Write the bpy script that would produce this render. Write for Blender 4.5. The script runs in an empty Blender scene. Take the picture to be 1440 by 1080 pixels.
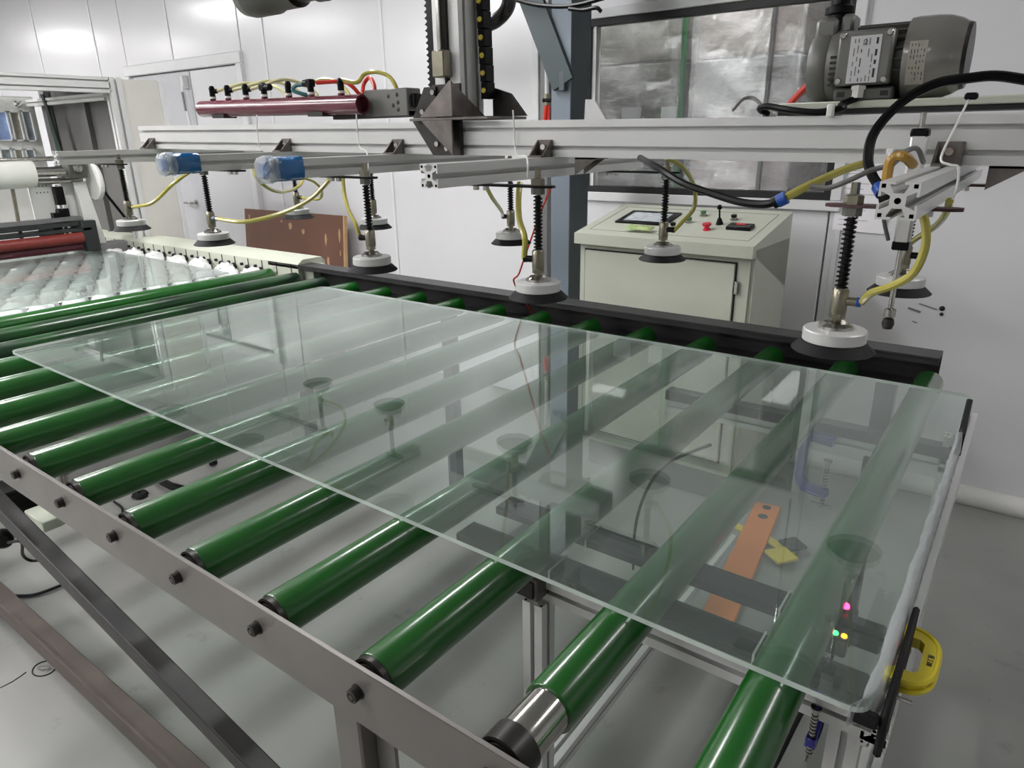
import bpy, math, random
from mathutils import Vector, Matrix
from mathutils.geometry import tessellate_polygon
random.seed(7)
PI = math.pi
scn = bpy.context.scene
col = scn.collection

# ------------------------------------------------------------------ camera, world, lamps, exposure
cam_data = bpy.data.cameras.new('camera')
cam_data.sensor_width = 36.0
cam_data.lens = 979.31 / 1440 * 36.0
cam_data.clip_start = 0.02
cam = bpy.data.objects.new('camera', cam_data)
col.objects.link(cam)
yaw, pitch, roll = -0.64112, 0.34403, -0.016715
fwd = Vector((math.sin(yaw) * math.cos(pitch), math.cos(yaw) * math.cos(pitch), -math.sin(pitch)))
rt = Vector((math.cos(yaw), -math.sin(yaw), 0))
up = rt.cross(fwd)
rt2 = rt * math.cos(roll) + up * math.sin(roll)
up2 = -rt * math.sin(roll) + up * math.cos(roll)
cam.matrix_world = Matrix((( rt2.x, up2.x, -fwd.x, 3.1476), (rt2.y, up2.y, -fwd.y, -0.4198), (rt2.z, up2.z, -fwd.z, 1.5239), (0, 0, 0, 1)))
scn.camera = cam

world = bpy.data.worlds.new('world')
world.use_nodes = True
world.node_tree.nodes['Background'].inputs[0].default_value = (0.9, 0.95, 1.0, 1)
world.node_tree.nodes['Background'].inputs[1].default_value = 0.25
scn.world = world
scn.view_settings.view_transform = 'Standard'
scn.view_settings.look = 'None'
scn.view_settings.exposure = 0.8
scn.view_settings.gamma = 1.0
scn.view_settings.use_curve_mapping = False
scn.cycles.use_denoising = True
scn.cycles.max_bounces = 8
scn.cycles.transparent_max_bounces = 24
scn.cycles.caustics_reflective = False
scn.cycles.caustics_refractive = False
scn.cycles.sample_clamp_indirect = 6.0

CEIL = 2.95
LAMPS = [  # x, y, size x, size y, strength: fluorescent and LED panels of the hall, plus added fill lamps
    (-0.05, 0.07, 0.62, 0.22, 34), (1.37, -1.1, 0.24, 1.1, 15), (-1.7, -0.9, 0.3, 2.4, 28), (-4.6, 1.0, 1.2, 0.3, 26), (-4.8, -0.4, 1.2, 0.3, 32),
    (-8.6, 1.0, 1.2, 0.3, 22), (-8.2, -0.4, 1.2, 0.3, 26), (-4.8, -2.6, 1.2, 0.3, 34),
    (-1.2, -2.8, 1.2, 0.3, 40), (2.2, -2.8, 1.2, 0.3, 10), (0.8, 1.35, 0.16, 1.1, 36), (4.2, 1.5, 0.08, 1.5, 20),  # the first two, behind the viewer, are added fill light
]

# ------------------------------------------------------------------ materials
MATS = {}
def new_mat(name):
    m = bpy.data.materials.new(name); m.use_nodes = True
    MATS[name] = m
    return m, m.node_tree, m.node_tree.nodes['Principled BSDF']

def srgb(r, g, b):
    f = lambda c: (c / 255 / 12.92) if c / 255 <= 0.04045 else ((c / 255 + 0.055) / 1.055) ** 2.4
    return (f(r), f(g), f(b), 1)

def pm(name, rgb, rough=0.5, metal=0.0, var=0.12, scale=8.0, bump=0.0, stretch=None, spec=0.5, emit=None, emit_s=0.0, coat=0.0, var2=None):
    """principled material; colour varied by object-space noise, optional fine relief"""
    m, nt, b = new_mat(name)
    c = srgb(*rgb)
    b.inputs['Roughness'].default_value = rough
    b.inputs['Metallic'].default_value = metal
    b.inputs['Specular IOR Level'].default_value = spec
    b.inputs['Coat Weight'].default_value = coat
    b.inputs['Coat Roughness'].default_value = 0.16
    tc = nt.nodes.new('ShaderNodeTexCoord')
    mp = nt.nodes.new('ShaderNodeMapping')
    nt.links.new(tc.outputs['Object'], mp.inputs['Vector'])
    if stretch: mp.inputs['Scale'].default_value = stretch
    n = nt.nodes.new('ShaderNodeTexNoise')
    n.inputs['Scale'].default_value = scale
    n.inputs['Detail'].default_value = 5
    nt.links.new(mp.outputs[0], n.inputs['Vector'])
    r = nt.nodes.new('ShaderNodeValToRGB')
    r.color_ramp.elements[0].position = 0.3
    r.color_ramp.elements[1].position = 0.7
    r.color_ramp.elements[0].color = tuple(v * (1 - var) for v in c[:3]) + (1,)
    hi = srgb(*var2) if var2 else tuple(min(1, v * (1 + var)) for v in c[:3]) + (1,)
    r.color_ramp.elements[1].color = hi
    nt.links.new(n.outputs['Fac'], r.inputs[0])
    nt.links.new(r.outputs[0], b.inputs['Base Color'])
    if bump:
        bp = nt.nodes.new('ShaderNodeBump')
        bp.inputs['Strength'].default_value = bump
        bp.inputs['Distance'].default_value = 0.01
        nt.links.new(n.outputs['Fac'], bp.inputs['Height'])
        nt.links.new(bp.outputs[0], b.inputs['Normal'])
    if emit:
        b.inputs['Emission Color'].default_value = srgb(*emit)
        b.inputs['Emission Strength'].default_value = emit_s
    return m

def glass_mat(name, tint, f0=0.04, haze=0.0, haze_col=(0.8, 0.85, 0.82, 1), rough=0.0, bump=0.0, bscale=30):
    """thin sheet: tinted see-through plus Fresnel reflection (works from both sides)"""
    m, nt, b = new_mat(name)
    nt.nodes.remove(b)
    out = nt.nodes['Material Output']
    N = nt.nodes.new; L = nt.links.new
    geo = N('ShaderNodeNewGeometry')
    dot = N('ShaderNodeVectorMath'); dot.operation = 'DOT_PRODUCT'
    L(geo.outputs['Normal'], dot.inputs[0]); L(geo.outputs['Incoming'], dot.inputs[1])
    ab = N('ShaderNodeMath'); ab.operation = 'ABSOLUTE'; L(dot.outputs['Value'], ab.inputs[0])
    om = N('ShaderNodeMath'); om.operation = 'SUBTRACT'; om.inputs[0].default_value = 1.0; L(ab.outputs[0], om.inputs[1])
    pw = N('ShaderNodeMath'); pw.operation = 'POWER'; pw.inputs[1].default_value = 5.0; L(om.outputs[0], pw.inputs[0])
    ml = N('ShaderNodeMath'); ml.operation = 'MULTIPLY_ADD'; ml.inputs[1].default_value = 1 - f0; ml.inputs[2].default_value = f0; L(pw.outputs[0], ml.inputs[0])
    tr = N('ShaderNodeBsdfTransparent'); tr.inputs[0].default_value = tint
    gl = N('ShaderNodeBsdfGlossy'); gl.inputs['Roughness'].default_value = rough
    if bump:
        tc = N('ShaderNodeTexCoord'); ns = N('ShaderNodeTexNoise'); ns.inputs['Scale'].default_value = bscale; ns.inputs['Detail'].default_value = 4
        L(tc.outputs['Object'], ns.inputs['Vector'])
        bm = N('ShaderNodeBump'); bm.inputs['Strength'].default_value = bump; bm.inputs['Distance'].default_value = 0.01
        L(ns.outputs['Fac'], bm.inputs['Height']); L(bm.outputs[0], gl.inputs['Normal'])
    mx = N('ShaderNodeMixShader'); L(ml.outputs[0], mx.inputs[0]); L(tr.outputs[0], mx.inputs[1]); L(gl.outputs[0], mx.inputs[2])
    last = mx
    if haze:
        df = N('ShaderNodeBsdfDiffuse'); df.inputs[0].default_value = haze_col
        m2 = N('ShaderNodeMixShader'); m2.inputs[0].default_value = haze
        L(mx.outputs[0], m2.inputs[1]); L(df.outputs[0], m2.inputs[2]); last = m2
    L(last.outputs[0], out.inputs['Surface'])
    return m

wall_m = pm('glossy_white_wall_panel', (226, 226, 228), rough=0.24, var=0.03, scale=1.2, bump=0.06, coat=0.3)
trim_m = pm('white_aluminium_trim', (225, 226, 226), rough=0.3, var=0.03)
door_m = pm('grey_door_leaf', (196, 197, 200), rough=0.3, var=0.03)
ceil_m = pm('white_ceiling', (190, 190, 190), rough=0.6, var=0.03)
alu_m = pm('brushed_aluminium', (222, 222, 220), rough=0.36, metal=0.2, var=0.05, scale=6)
alu_y_m = pm('brushed_aluminium_lengthwise', (222, 222, 220), rough=0.36, metal=0.2, var=0.05, scale=6)
slot_m = pm('dull_slot_aluminium', (120, 121, 120), rough=0.5, metal=0.5, var=0.1)
steel_m = pm('bare_steel_plate', (126, 122, 118), rough=0.42, metal=0.35, var=0.14, scale=5, bump=0.05)
dsteel_m = pm('dark_oily_steel', (62, 60, 58), rough=0.38, metal=0.6, var=0.35, scale=22, bump=0.1)
bracket_m = pm('worn_cast_bracket', (118, 112, 108), rough=0.4, metal=0.5, var=0.3, scale=25, bump=0.08)
chrome_m = pm('chrome', (190, 188, 182), rough=0.16, metal=0.95, var=0.15, scale=30)
brass_m = pm('nickel_brass_fitting', (150, 145, 128), rough=0.28, metal=0.85, var=0.15, scale=30)
black_m = pm('black_plastic', (10, 10, 11), rough=0.32, var=0.2, spec=0.2)
rubber_m = pm('black_rubber', (26, 25, 27), rough=0.6, var=0.2, spec=0.3)
brace_m = pm('dark_painted_brace', (36, 34, 33), rough=0.5, var=0.3, scale=14, bump=0.15)
railblack_m = pm('black_painted_channel', (44, 43, 44), rough=0.42, var=0.2, scale=10, bump=0.04)
green_m = pm('green_roller_rubber', (14, 88, 18), rough=0.3, var=0.16, scale=9, bump=0.02, coat=1.0)
greend_m = pm('green_roller_with_black_grime', (18, 88, 24), rough=0.3, var=0.1, scale=5, var2=(24, 34, 30), bump=0.02, coat=0.4)
cream_m = pm('cream_painted_metal', (196, 200, 184), rough=0.42, var=0.04, scale=4, bump=0.02)
creamd_m = pm('cream_recess', (150, 152, 140), rough=0.5, var=0.05)
white_m = pm('white_painted_metal', (222, 222, 218), rough=0.38, var=0.04)
greyp_m = pm('grey_inner_panel', (130, 130, 130), rough=0.5, var=0.06, scale=2)
pad_m = pm('crinkled_white_film', (240, 240, 240), rough=0.3, var=0.05, scale=25, bump=0.5)
roll_m = pm('white_film_roll', (232, 232, 224), rough=0.35, var=0.02)
red_m = pm('red_rubber_roller', (122, 46, 40), rough=0.4, var=0.15)
darkred_m = pm('maroon_paint', (104, 40, 56), rough=0.25, var=0.15, scale=12, coat=0.4)
tube_y_m = pm('yellow_tube', (196, 186, 92), rough=0.2, var=0.12, scale=20, coat=0.4)
tube_w_m = pm('pale_tube', (220, 216, 170), rough=0.2, var=0.08, scale=20, coat=0.4)
tube_a_m = pm('amber_tube', (168, 130, 52), rough=0.25, var=0.15, scale=20)
tube_r_m = pm('red_tube', (222, 60, 46), rough=0.3, var=0.08)
tube_t_m = pm('teal_tube', (60, 118, 122), rough=0.3, var=0.1)
tube_g_m = pm('grey_cable', (112, 110, 108), rough=0.5, var=0.1)
blue_m = pm('blue_fitting', (36, 82, 170), rough=0.35, var=0.1)
bag_m = pm('blue_bag', (28, 104, 166), rough=0.25, var=0.3, scale=18, bump=0.6, coat=0.5)
film_m = pm('clear_crumpled_tape', (205, 214, 220), rough=0.2, var=0.2, scale=30, bump=0.9)
pumpgrey_m = pm('grey_pump_casting', (112, 112, 108), rough=0.4, metal=0.2, var=0.08, scale=10)
pumpdark_m = pm('dark_pump_body', (84, 84, 80), rough=0.45, metal=0.2, var=0.1)
cowl_m = pm('silver_fan_cowl', (140, 138, 132), rough=0.2, metal=0.4, var=0.05, coat=0.5)
label_m = pm('white_label', (206, 206, 206), rough=0.5, var=0.02)
ink_m = pm('black_ink', (40, 40, 42), rough=0.6, var=0.05)
greyink_m = pm('grey_ink', (120, 120, 120), rough=0.6, var=0.05)
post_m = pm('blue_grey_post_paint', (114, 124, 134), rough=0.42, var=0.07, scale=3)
postd_m = pm('slate_and_post_shade', (74, 82, 88), rough=0.45, var=0.07, scale=3)  # slate of the overhead beam; on the post a shaded copy of its paint
bracep_m = pm('dark_slate_brace_paint', (58, 70, 72), rough=0.45, var=0.07, scale=3)
wood_m = pm('brown_board_face', (116, 80, 64), rough=0.55, var=0.12, scale=3, bump=0.1)
peel_m = pm('bare_board_core', (196, 160, 116), rough=0.7, var=0.1)
yellow_m = pm('yellow_clamp_paint', (226, 208, 40), rough=0.35, var=0.08, coat=0.2)
clampblue_m = pm('blue_clamp_paint', (54, 54, 140), rough=0.35, var=0.1)
orange_m = pm('orange_plank_paint', (226, 130, 50), rough=0.5, var=0.06)
hazy_m = pm('hazard_yellow', (216, 196, 70), rough=0.5, var=0.05)
gasket_m = pm('black_gasket', (14, 13, 13), rough=0.5, var=0.1)
screen_m = pm('lit_touch_screen', (150, 156, 160), rough=0.15, var=0.3, scale=60, emit=(190, 196, 200), emit_s=0.2)
led_r = pm('red_led', (255, 40, 60), emit=(255, 30, 70), emit_s=14)
led_g = pm('green_led', (60, 255, 120), emit=(60, 255, 120), emit_s=2.5)
led_y = pm('amber_led', (255, 190, 40), emit=(255, 170, 30), emit_s=2.5)
button_r = pm('red_button', (200, 36, 56), rough=0.3)
button_g = pm('green_button', (70, 120, 84), rough=0.3)
sponge_m = pm('lime_cloth', (172, 190, 130), rough=0.8, var=0.2, scale=60, bump=0.5)
paper_m = pm('paper', (250, 248, 252), rough=0.7, var=0.02)
tie_m = pm('white_nylon', (236, 236, 232), rough=0.4, var=0.02)
rust_m = pm('rusty_brown_rail', (88, 78, 72), rough=0.55, var=0.2, scale=7, bump=0.1)
machine_b = pm('dark_machine_bar', (50, 54, 54), rough=0.4, metal=0.3, var=0.2)
lamp_m = pm('lamp_diffuser', (255, 255, 255), emit=(255, 253, 248), emit_s=1.0)
edge_m = pm('glass_edge', (212, 222, 216), rough=0.2, var=0.1, scale=20, coat=0.5)
glass_m = glass_mat('sheet_glass', (0.93, 0.985, 0.958, 1), f0=0.09, haze=0.05, haze_col=(0.78, 0.88, 0.83, 1))  # pale diffuse haze also stands in for part of the wall's reflection
glass2_m = glass_mat('sheet_glass_dusty', (0.93, 0.97, 0.95, 1), f0=0.05, haze=0.05)
pane_m = glass_mat('window_glass', (0.95, 0.97, 0.96, 1), f0=0.045)
clear_m = glass_mat('clear_plastic_film', (0.9, 0.92, 0.93, 1), f0=0.05, haze=0.26, haze_col=(0.85, 0.87, 0.9, 1), rough=0.15, bump=1.0, bscale=70)
wrapA_m = pm('dark_wrapped_goods', (120, 114, 100), rough=0.5, var=0.25, scale=3)
wrapB_m = pm('pale_wrapped_goods', (196, 180, 180), rough=0.5, var=0.15, scale=5)

def stretch_wrap(name, haze):
    m, nt, b = new_mat(name)
    nt.nodes.remove(b)
    out = nt.nodes['Material Output']; N = nt.nodes.new; L = nt.links.new
    tc = N('ShaderNodeTexCoord'); mp = N('ShaderNodeMapping'); mp.inputs['Scale'].default_value = (5, 5, 55)
    L(tc.outputs['Object'], mp.inputs['Vector'])
    n = N('ShaderNodeTexNoise'); n.inputs['Scale'].default_value = 5; n.inputs['Detail'].default_value = 8; n.inputs['Roughness'].default_value = 0.65
    L(mp.outputs[0], n.inputs['Vector'])
    bm = N('ShaderNodeBump'); bm.inputs['Strength'].default_value = 1.0; bm.inputs['Distance'].default_value = 0.05
    L(n.outputs['Fac'], bm.inputs['Height'])
    gl = N('ShaderNodeBsdfGlossy'); gl.inputs['Roughness'].default_value = 0.22; L(bm.outputs[0], gl.inputs['Normal'])
    df = N('ShaderNodeBsdfDiffuse'); df.inputs[0].default_value = haze
    tr = N('ShaderNodeBsdfTransparent')
    rp = N('ShaderNodeValToRGB'); rp.color_ramp.elements[0].position = 0.5; rp.color_ramp.elements[1].position = 0.72
    rp.color_ramp.elements[0].color = (.06, .06, .06, 1); rp.color_ramp.elements[1].color = (.75, .75, .75, 1)  # pale noise streaks paint in crinkle highlights along with denser film folds
    n2 = N('ShaderNodeTexNoise'); n2.inputs['Scale'].default_value = 2.2; n2.inputs['Detail'].default_value = 10; n2.inputs['Roughness'].default_value = 0.75; n2.inputs['Distortion'].default_value = 0.6
    mp2 = N('ShaderNodeMapping'); mp2.inputs['Scale'].default_value = (5, 5, 26); mp2.inputs['Rotation'].default_value = (0, .18, 0)
    L(tc.outputs['Object'], mp2.inputs['Vector']); L(mp2.outputs[0], n2.inputs['Vector']); L(n2.outputs['Fac'], rp.inputs[0])
    a = N('ShaderNodeMixShader'); L(rp.outputs[0], a.inputs[0]); L(tr.outputs[0], a.inputs[1]); L(df.outputs[0], a.inputs[2])
    c = N('ShaderNodeMixShader'); c.inputs[0].default_value = 0.3; L(a.outputs[0], c.inputs[1]); L(gl.outputs[0], c.inputs[2])
    L(c.outputs[0], out.inputs['Surface'])
    return m
film_dark = stretch_wrap('stretch_film', (0.34, 0.34, 0.32, 1))
film_pale = stretch_wrap('stretch_film_pale', (0.72, 0.68, 0.68, 1))

def floor_material():
    m, nt, b = new_mat('grey_epoxy_floor')
    N = nt.nodes.new; L = nt.links.new
    tc = N('ShaderNodeTexCoord')
    n1 = N('ShaderNodeTexNoise'); n1.inputs['Scale'].default_value = 1.6; n1.inputs['Detail'].default_value = 6
    L(tc.outputs['Object'], n1.inputs['Vector'])
    r1 = N('ShaderNodeValToRGB'); r1.color_ramp.elements[0].position = 0.35; r1.color_ramp.elements[1].position = 0.65
    r1.color_ramp.elements[0].color = srgb(140, 142, 137); r1.color_ramp.elements[1].color = srgb(156, 155, 151)
    L(n1.outputs['Fac'], r1.inputs[0])
    n2 = N('ShaderNodeTexNoise'); n2.inputs['Scale'].default_value = 7; n2.inputs['Detail'].default_value = 8; n2.inputs['Roughness'].default_value = 0.7
    L(tc.outputs['Object'], n2.inputs['Vector'])
    r2 = N('ShaderNodeValToRGB'); r2.color_ramp.elements[0].position = 0.60; r2.color_ramp.elements[1].position = 0.74
    r2.color_ramp.elements[0].color = (1, 1, 1, 1); r2.color_ramp.elements[1].color = (0.42, 0.43, 0.49, 1)
    L(n2.outputs['Fac'], r2.inputs[0])
    n3 = N('ShaderNodeTexVoronoi'); n3.inputs['Scale'].default_value = 9; L(tc.outputs['Object'], n3.inputs['Vector'])
    r3 = N('ShaderNodeValToRGB'); r3.color_ramp.elements[0].position = 0.02; r3.color_ramp.elements[1].position = 0.035
    r3.color_ramp.elements[0].color = (0.25, 0.25, 0.25, 1); r3.color_ramp.elements[1].color = (1, 1, 1, 1)
    L(n3.outputs['Distance'], r3.inputs[0])
    m1 = N('ShaderNodeMixRGB'); m1.blend_type = 'MULTIPLY'; m1.inputs[0].default_value = 0.55
    L(r1.outputs[0], m1.inputs[1]); L(r2.outputs[0], m1.inputs[2])
    m2 = N('ShaderNodeMixRGB'); m2.blend_type = 'MULTIPLY'; m2.inputs[0].default_value = 0.5
    L(m1.outputs[0], m2.inputs[1]); L(r3.outputs[0], m2.inputs[2])
    L(m2.outputs[0], b.inputs['Base Color'])
    b.inputs['Roughness'].default_value = 0.42
    bp = N('ShaderNodeBump'); bp.inputs['Strength'].default_value = 0.05; L(n2.outputs['Fac'], bp.inputs['Height']); L(bp.outputs[0], b.inputs['Normal'])
    return m
floor_m = floor_material()

# ------------------------------------------------------------------ geometry helpers
class MB:
    """collects shapes; build() links them as one mesh object"""
    def __init__(self):
        self.v = []; self.f = []; self.mi = []; self.mats = []
    def _m(self, m):
        if m not in self.mats: self.mats.append(m)
        return self.mats.index(m)
    def add(self, vs, fs, m):
        k = len(self.v); i = self._m(m)
        self.v += [tuple(v) for v in vs]
        for f in fs:
            self.f.append([k + a for a in f]); self.mi.append(i)
        return self
    def box(self, c, s, m, rot=None, bev=0.0):
        x, y, z = s[0] / 2, s[1] / 2, s[2] / 2
        if bev and min(x, y, z) > bev:
            vs = []
            for sx in (-1, 1):
                for sy in (-1, 1):
                    for sz in (-1, 1):
                        vs += [(sx * x, sy * (y - bev), sz * (z - bev)), (sx * (x - bev), sy * y, sz * (z - bev)), (sx * (x - bev), sy * (y - bev), sz * z)]
            I = lambda a, b_, c_, k: ((a * 2 + b_) * 2 + c_) * 3 + k
            fs = []
            for a in (0, 1):
                fs.append([I(a, 0, 0, 0), I(a, 1, 0, 0), I(a, 1, 1, 0), I(a, 0, 1, 0)])
                fs.append([I(0, a, 0, 1), I(1, a, 0, 1), I(1, a, 1, 1), I(0, a, 1, 1)])
                fs.append([I(0, 0, a, 2), I(1, 0, a, 2), I(1, 1, a, 2), I(0, 1, a, 2)])
                for b_ in (0, 1):
                    fs.append([I(a, b_, 0, 0), I(a, b_, 1, 0), I(a, b_, 1, 1), I(a, b_, 0, 1)])
                    fs.append([I(a, 0, b_, 0), I(a, 1, b_, 0), I(a, 1, b_, 2), I(a, 0, b_, 2)])
                    fs.append([I(0, a, b_, 1), I(1, a, b_, 1), I(1, a, b_, 2), I(0, a, b_, 2)])
                    for c_ in (0, 1):
                        fs.append([I(a, b_, c_, 0), I(a, b_, c_, 1), I(a, b_, c_, 2)])
        else:
            vs = [(sx * x, sy * y, sz * z) for sx in (-1, 1) for sy in (-1, 1) for sz in (-1, 1)]
            fs = [(0, 1, 3, 2), (4, 6, 7, 5), (0, 4, 5, 1), (2, 3, 7, 6), (0, 2, 6, 4), (1, 5, 7, 3)]
        if rot is not None: vs = [rot @ Vector(v) for v in vs]
        return self.add([(v[0] + c[0], v[1] + c[1], v[2] + c[2]) for v in vs], fs, m)
    def bb(self, x0, x1, y0, y1, z0, z1, m, bev=0.0):
        return self.box(((x0 + x1) / 2, (y0 + y1) / 2, (z0 + z1) / 2), (x1 - x0, y1 - y0, z1 - z0), m, bev=bev)
    def bar(self, a, b, w, h, m, up=(0, 0, 1), bev=0.0):
        a = Vector(a); b = Vector(b); d = b - a; L = d.length; d.normalize()
        u = Vector(up); s = d.cross(u)
        if s.length < 1e-4: s = d.cross(Vector((1, 0, 0)))
        s.normalize(); t = s.cross(d)
        R = Matrix((d, s, t)).transposed()
        return self.box((a + b) / 2, (L, w, h), m, rot=R, bev=bev)
    def cyl(self, a, b, r, m, n=20, r2=None, cap=True):
        a = Vector(a); b = Vector(b); d = (b - a).normalized()
        u = d.orthogonal().normalized(); w = d.cross(u)
        r2 = r if r2 is None else r2
        vs = []
        for c, rr in ((a, r), (b, r2)):
            for i in range(n):
                t = 2 * PI * i / n
                vs.append(c + (u * math.cos(t) + w * math.sin(t)) * rr)
        fs = [(i, (i + 1) % n, n + (i + 1) % n, n + i) for i in range(n)]
        if cap: fs += [tuple(range(n))[::-1], tuple(range(n, 2 * n))]
        return self.add(vs, fs, m)
    def lathe(self, o, axis, prof, m, n=28, mats=None):
        """prof: (radius, height along axis); mats: material per segment"""
        o = Vector(o); d = Vector(axis).normalized(); u = d.orthogonal().normalized(); w = d.cross(u)
        vs = []
        for r, h in prof:
            for i in range(n):
                t = 2 * PI * i / n
                vs.append(o + d * h + (u * math.cos(t) + w * math.sin(t)) * max(r, 1e-5))
        for k in range(len(prof) - 1):
            fs = [(k * n + i, k * n + (i + 1) % n, (k + 1) * n + (i + 1) % n, (k + 1) * n + i) for i in range(n)]
            mm = mats[k] if mats else m
            base = len(self.v) if k == 0 else base
            if k == 0: self.v += [tuple(v) for v in vs]
            idx = self._m(mm)
            for f in fs:
                self.f.append([base + q for q in f]); self.mi.append(idx)
        return self
    def tube(self, pts, r, m, n=8, sub=5, closed=False):
        P = [Vector(p) for p in pts]
        if sub > 1 and len(P) > 2:
            Q = []
            for i in range(len(P) - 1):
                p0 = P[i - 1] if i else P[0] * 2 - P[1]; p1 = P[i]; p2 = P[i + 1]; p3 = P[i + 2] if i + 2 < len(P) else P[-1] * 2 - P[-2]
                for s in range(sub):
                    t = s / sub
                    Q.append(0.5 * ((2 * p1) + (p2 - p0) * t + (2 * p0 - 5 * p1 + 4 * p2 - p3) * t * t + (3 * p1 - p0 - 3 * p2 + p3) * t ** 3))
            Q.append(P[-1]); P = Q
        k = len(P); vs = []; u = None
        for i in range(k):
            d = (P[min(i + 1, k - 1)] - P[max(i - 1, 0)]).normalized()
            if u is None: u = d.orthogonal().normalized()
            else:
                u = u - d * u.dot(d)
                u = u.normalized() if u.length > 1e-6 else d.orthogonal().normalized()
            w = d.cross(u)
            for j in range(n):
                t = 2 * PI * j / n
                vs.append(P[i] + (u * math.cos(t) + w * math.sin(t)) * r)
        fs = [(i * n + j, i * n + (j + 1) % n, (i + 1) * n + (j + 1) % n, (i + 1) * n + j) for i in range(k - 1) for j in range(n)]
        fs += [tuple(range(n))[::-1], tuple(range((k - 1) * n, k * n))]
        return self.add(vs, fs, m)
    def prism(self, poly, axis, lo, hi, m, holes=(), hm=None, endm=None):
        """extrude a 2-D polygon (with holes) along x, y or z"""
        def pt(a, b, c):
            return {'x': (c, a, b), 'y': (a, c, b), 'z': (a, b, c)}[axis]
        loops = [list(poly)] + [list(h) for h in holes]
        tri = tessellate_polygon([[Vector((p[0], p[1], 0)) for p in l] for l in loops])
        flat = [p for l in loops for p in l]; n = len(flat)
        vs = [pt(p[0], p[1], lo) for p in flat] + [pt(p[0], p[1], hi) for p in flat]
        self.add(vs, [], m)
        k = len(self.v) - 2 * n
        im = self._m(m); ie = self._m(endm or m)
        for t in tri:
            self.f.append([k + q for q in t]); self.mi.append(ie)
            self.f.append([k + n + q for q in t][::-1]); self.mi.append(ie)
        s = 0
        for li, l in enumerate(loops):
            ih = self._m(hm) if (li and hm) else im
            for i in range(len(l)):
                a = s + i; b = s + (i + 1) % len(l)
                self.f.append([k + a, k + b, k + n + b, k + n + a]); self.mi.append(ih)
            s += len(l)
        return self
    def build(self, name, parent=None, smooth=True, angle=40):
        me = bpy.data.meshes.new(name)
        me.from_pydata(self.v, [], self.f)
        for m in self.mats: me.materials.append(m)
        me.polygons.foreach_set('material_index', self.mi)
        me.update()
        import bmesh
        bm = bmesh.new(); bm.from_mesh(me)
        bmesh.ops.recalc_face_normals(bm, faces=bm.faces)
        bm.to_mesh(me); bm.free()
        if smooth:
            me.polygons.foreach_set('use_smooth', [True] * len(me.polygons))
            me.set_sharp_from_angle(angle=math.radians(angle))
        o = bpy.data.objects.new(name, me)
        col.objects.link(o)
        if parent is not None: o.parent = parent
        return o

def to_mesh(o):
    """turn a text object into a plain mesh object of the same name and place"""
    dg = bpy.context.evaluated_depsgraph_get()
    me = bpy.data.meshes.new_from_object(o.evaluated_get(dg))
    par, loc, rot, nm = o.parent, o.location.copy(), o.rotation_euler.copy(), o.name
    bpy.data.objects.remove(o)
    n = bpy.data.objects.new(nm, me); col.objects.link(n); n.parent = par; n.location = loc; n.rotation_euler = rot
    return n
def empty(name, loc=(0, 0, 0), rz=0.0, parent=None):
    o = bpy.data.objects.new(name, None); o.empty_display_size = 0.05
    o.location = loc; o.rotation_euler = (0, 0, rz); col.objects.link(o)
    if parent: o.parent = parent
    return o
def tag(o, label, cat, group=None, kind=None):
    if label: o['label'] = label
    if cat: o['category'] = cat
    if group: o['group'] = group
    if kind: o['kind'] = kind
    return o
def struct(o, label, cat='room'):
    return tag(o, label, cat, kind='structure')
def plabel(o, label):
    o['label'] = label; return o
def copy_obj(o, parent=None, name=None):
    c = o.copy(); col.objects.link(c)
    if name: c.name = name
    if parent is not None: c.parent = parent
    return c
def copy_tree(o, parent=None):
    c = copy_obj(o, parent)
    for ch in list(o.children): copy_tree(ch, c)
    return c

def profile_poly(w, h, nw=1, nh=1, c=(0, 0)):
    """outline of a T-slot aluminium profile w x h with nw / nh slots per side, and its bore holes"""
    def side(length, n, pitch):
        pts = []
        for k in range(n):
            cx = -length / 2 + pitch * (k + 0.5); o = pitch * 0.11; d = pitch * 0.3; t = pitch * 0.07; ww = pitch * 0.24; w2 = pitch * 0.13
            pts += [(cx - o, 0), (cx - o, t), (cx - ww, t), (cx - w2, d), (cx + w2, d), (cx + ww, t), (cx + o, t), (cx + o, 0)]
        return pts
    out = []
    for (L, n, p, fx) in ((w, nw, w / nw, lambda s, d: (s, -h / 2 + d)), (h, nh, h / nh, lambda s, d: (w / 2 - d, s)),
                          (w, nw, w / nw, lambda s, d: (-s, h / 2 - d)), (h, nh, h / nh, lambda s, d: (-w / 2 + d, -s))):
        out.append(fx(-L / 2, 0))
        out += [fx(a, b) for a, b in side(L, n, p)]
    holes = []
    pw = w / nw; ph = h / nh
    for i in range(nw):
        for j in range(nh):
            x0 = -w / 2 + pw * (i + .5); y0 = -h / 2 + ph * (j + .5)
            holes.append([(x0 + pw * .09 * math.cos(t * PI / 4), y0 + pw * .09 * math.sin(t * PI / 4)) for t in range(8)])
            for sx in (-1, 1):
                for sy in (-1, 1):
                    cx, cy, r = x0 + sx * pw * .39, y0 + sy * ph * .39, pw * .055
                    holes.append([(cx - r, cy - r), (cx + r, cy - r), (cx + r, cy + r), (cx - r, cy + r)])
    return [(x + c[0], y + c[1]) for x, y in out], [[(x + c[0], y + c[1]) for x, y in hl] for hl in holes]
def profile(axis, a, b, lo, hi, w, h, nw=1, nh=1, m=None, name='profile', parent=None):
    """aluminium profile centred on (a, b) in the plane across its axis"""
    poly, holes = profile_poly(w, h, nw, nh, (a, b))
    m = m or (alu_y_m if axis == 'y' else alu_m)
    return MB().prism(poly, axis, lo, hi, m, holes=holes, hm=gasket_m).build(name, parent)

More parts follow.
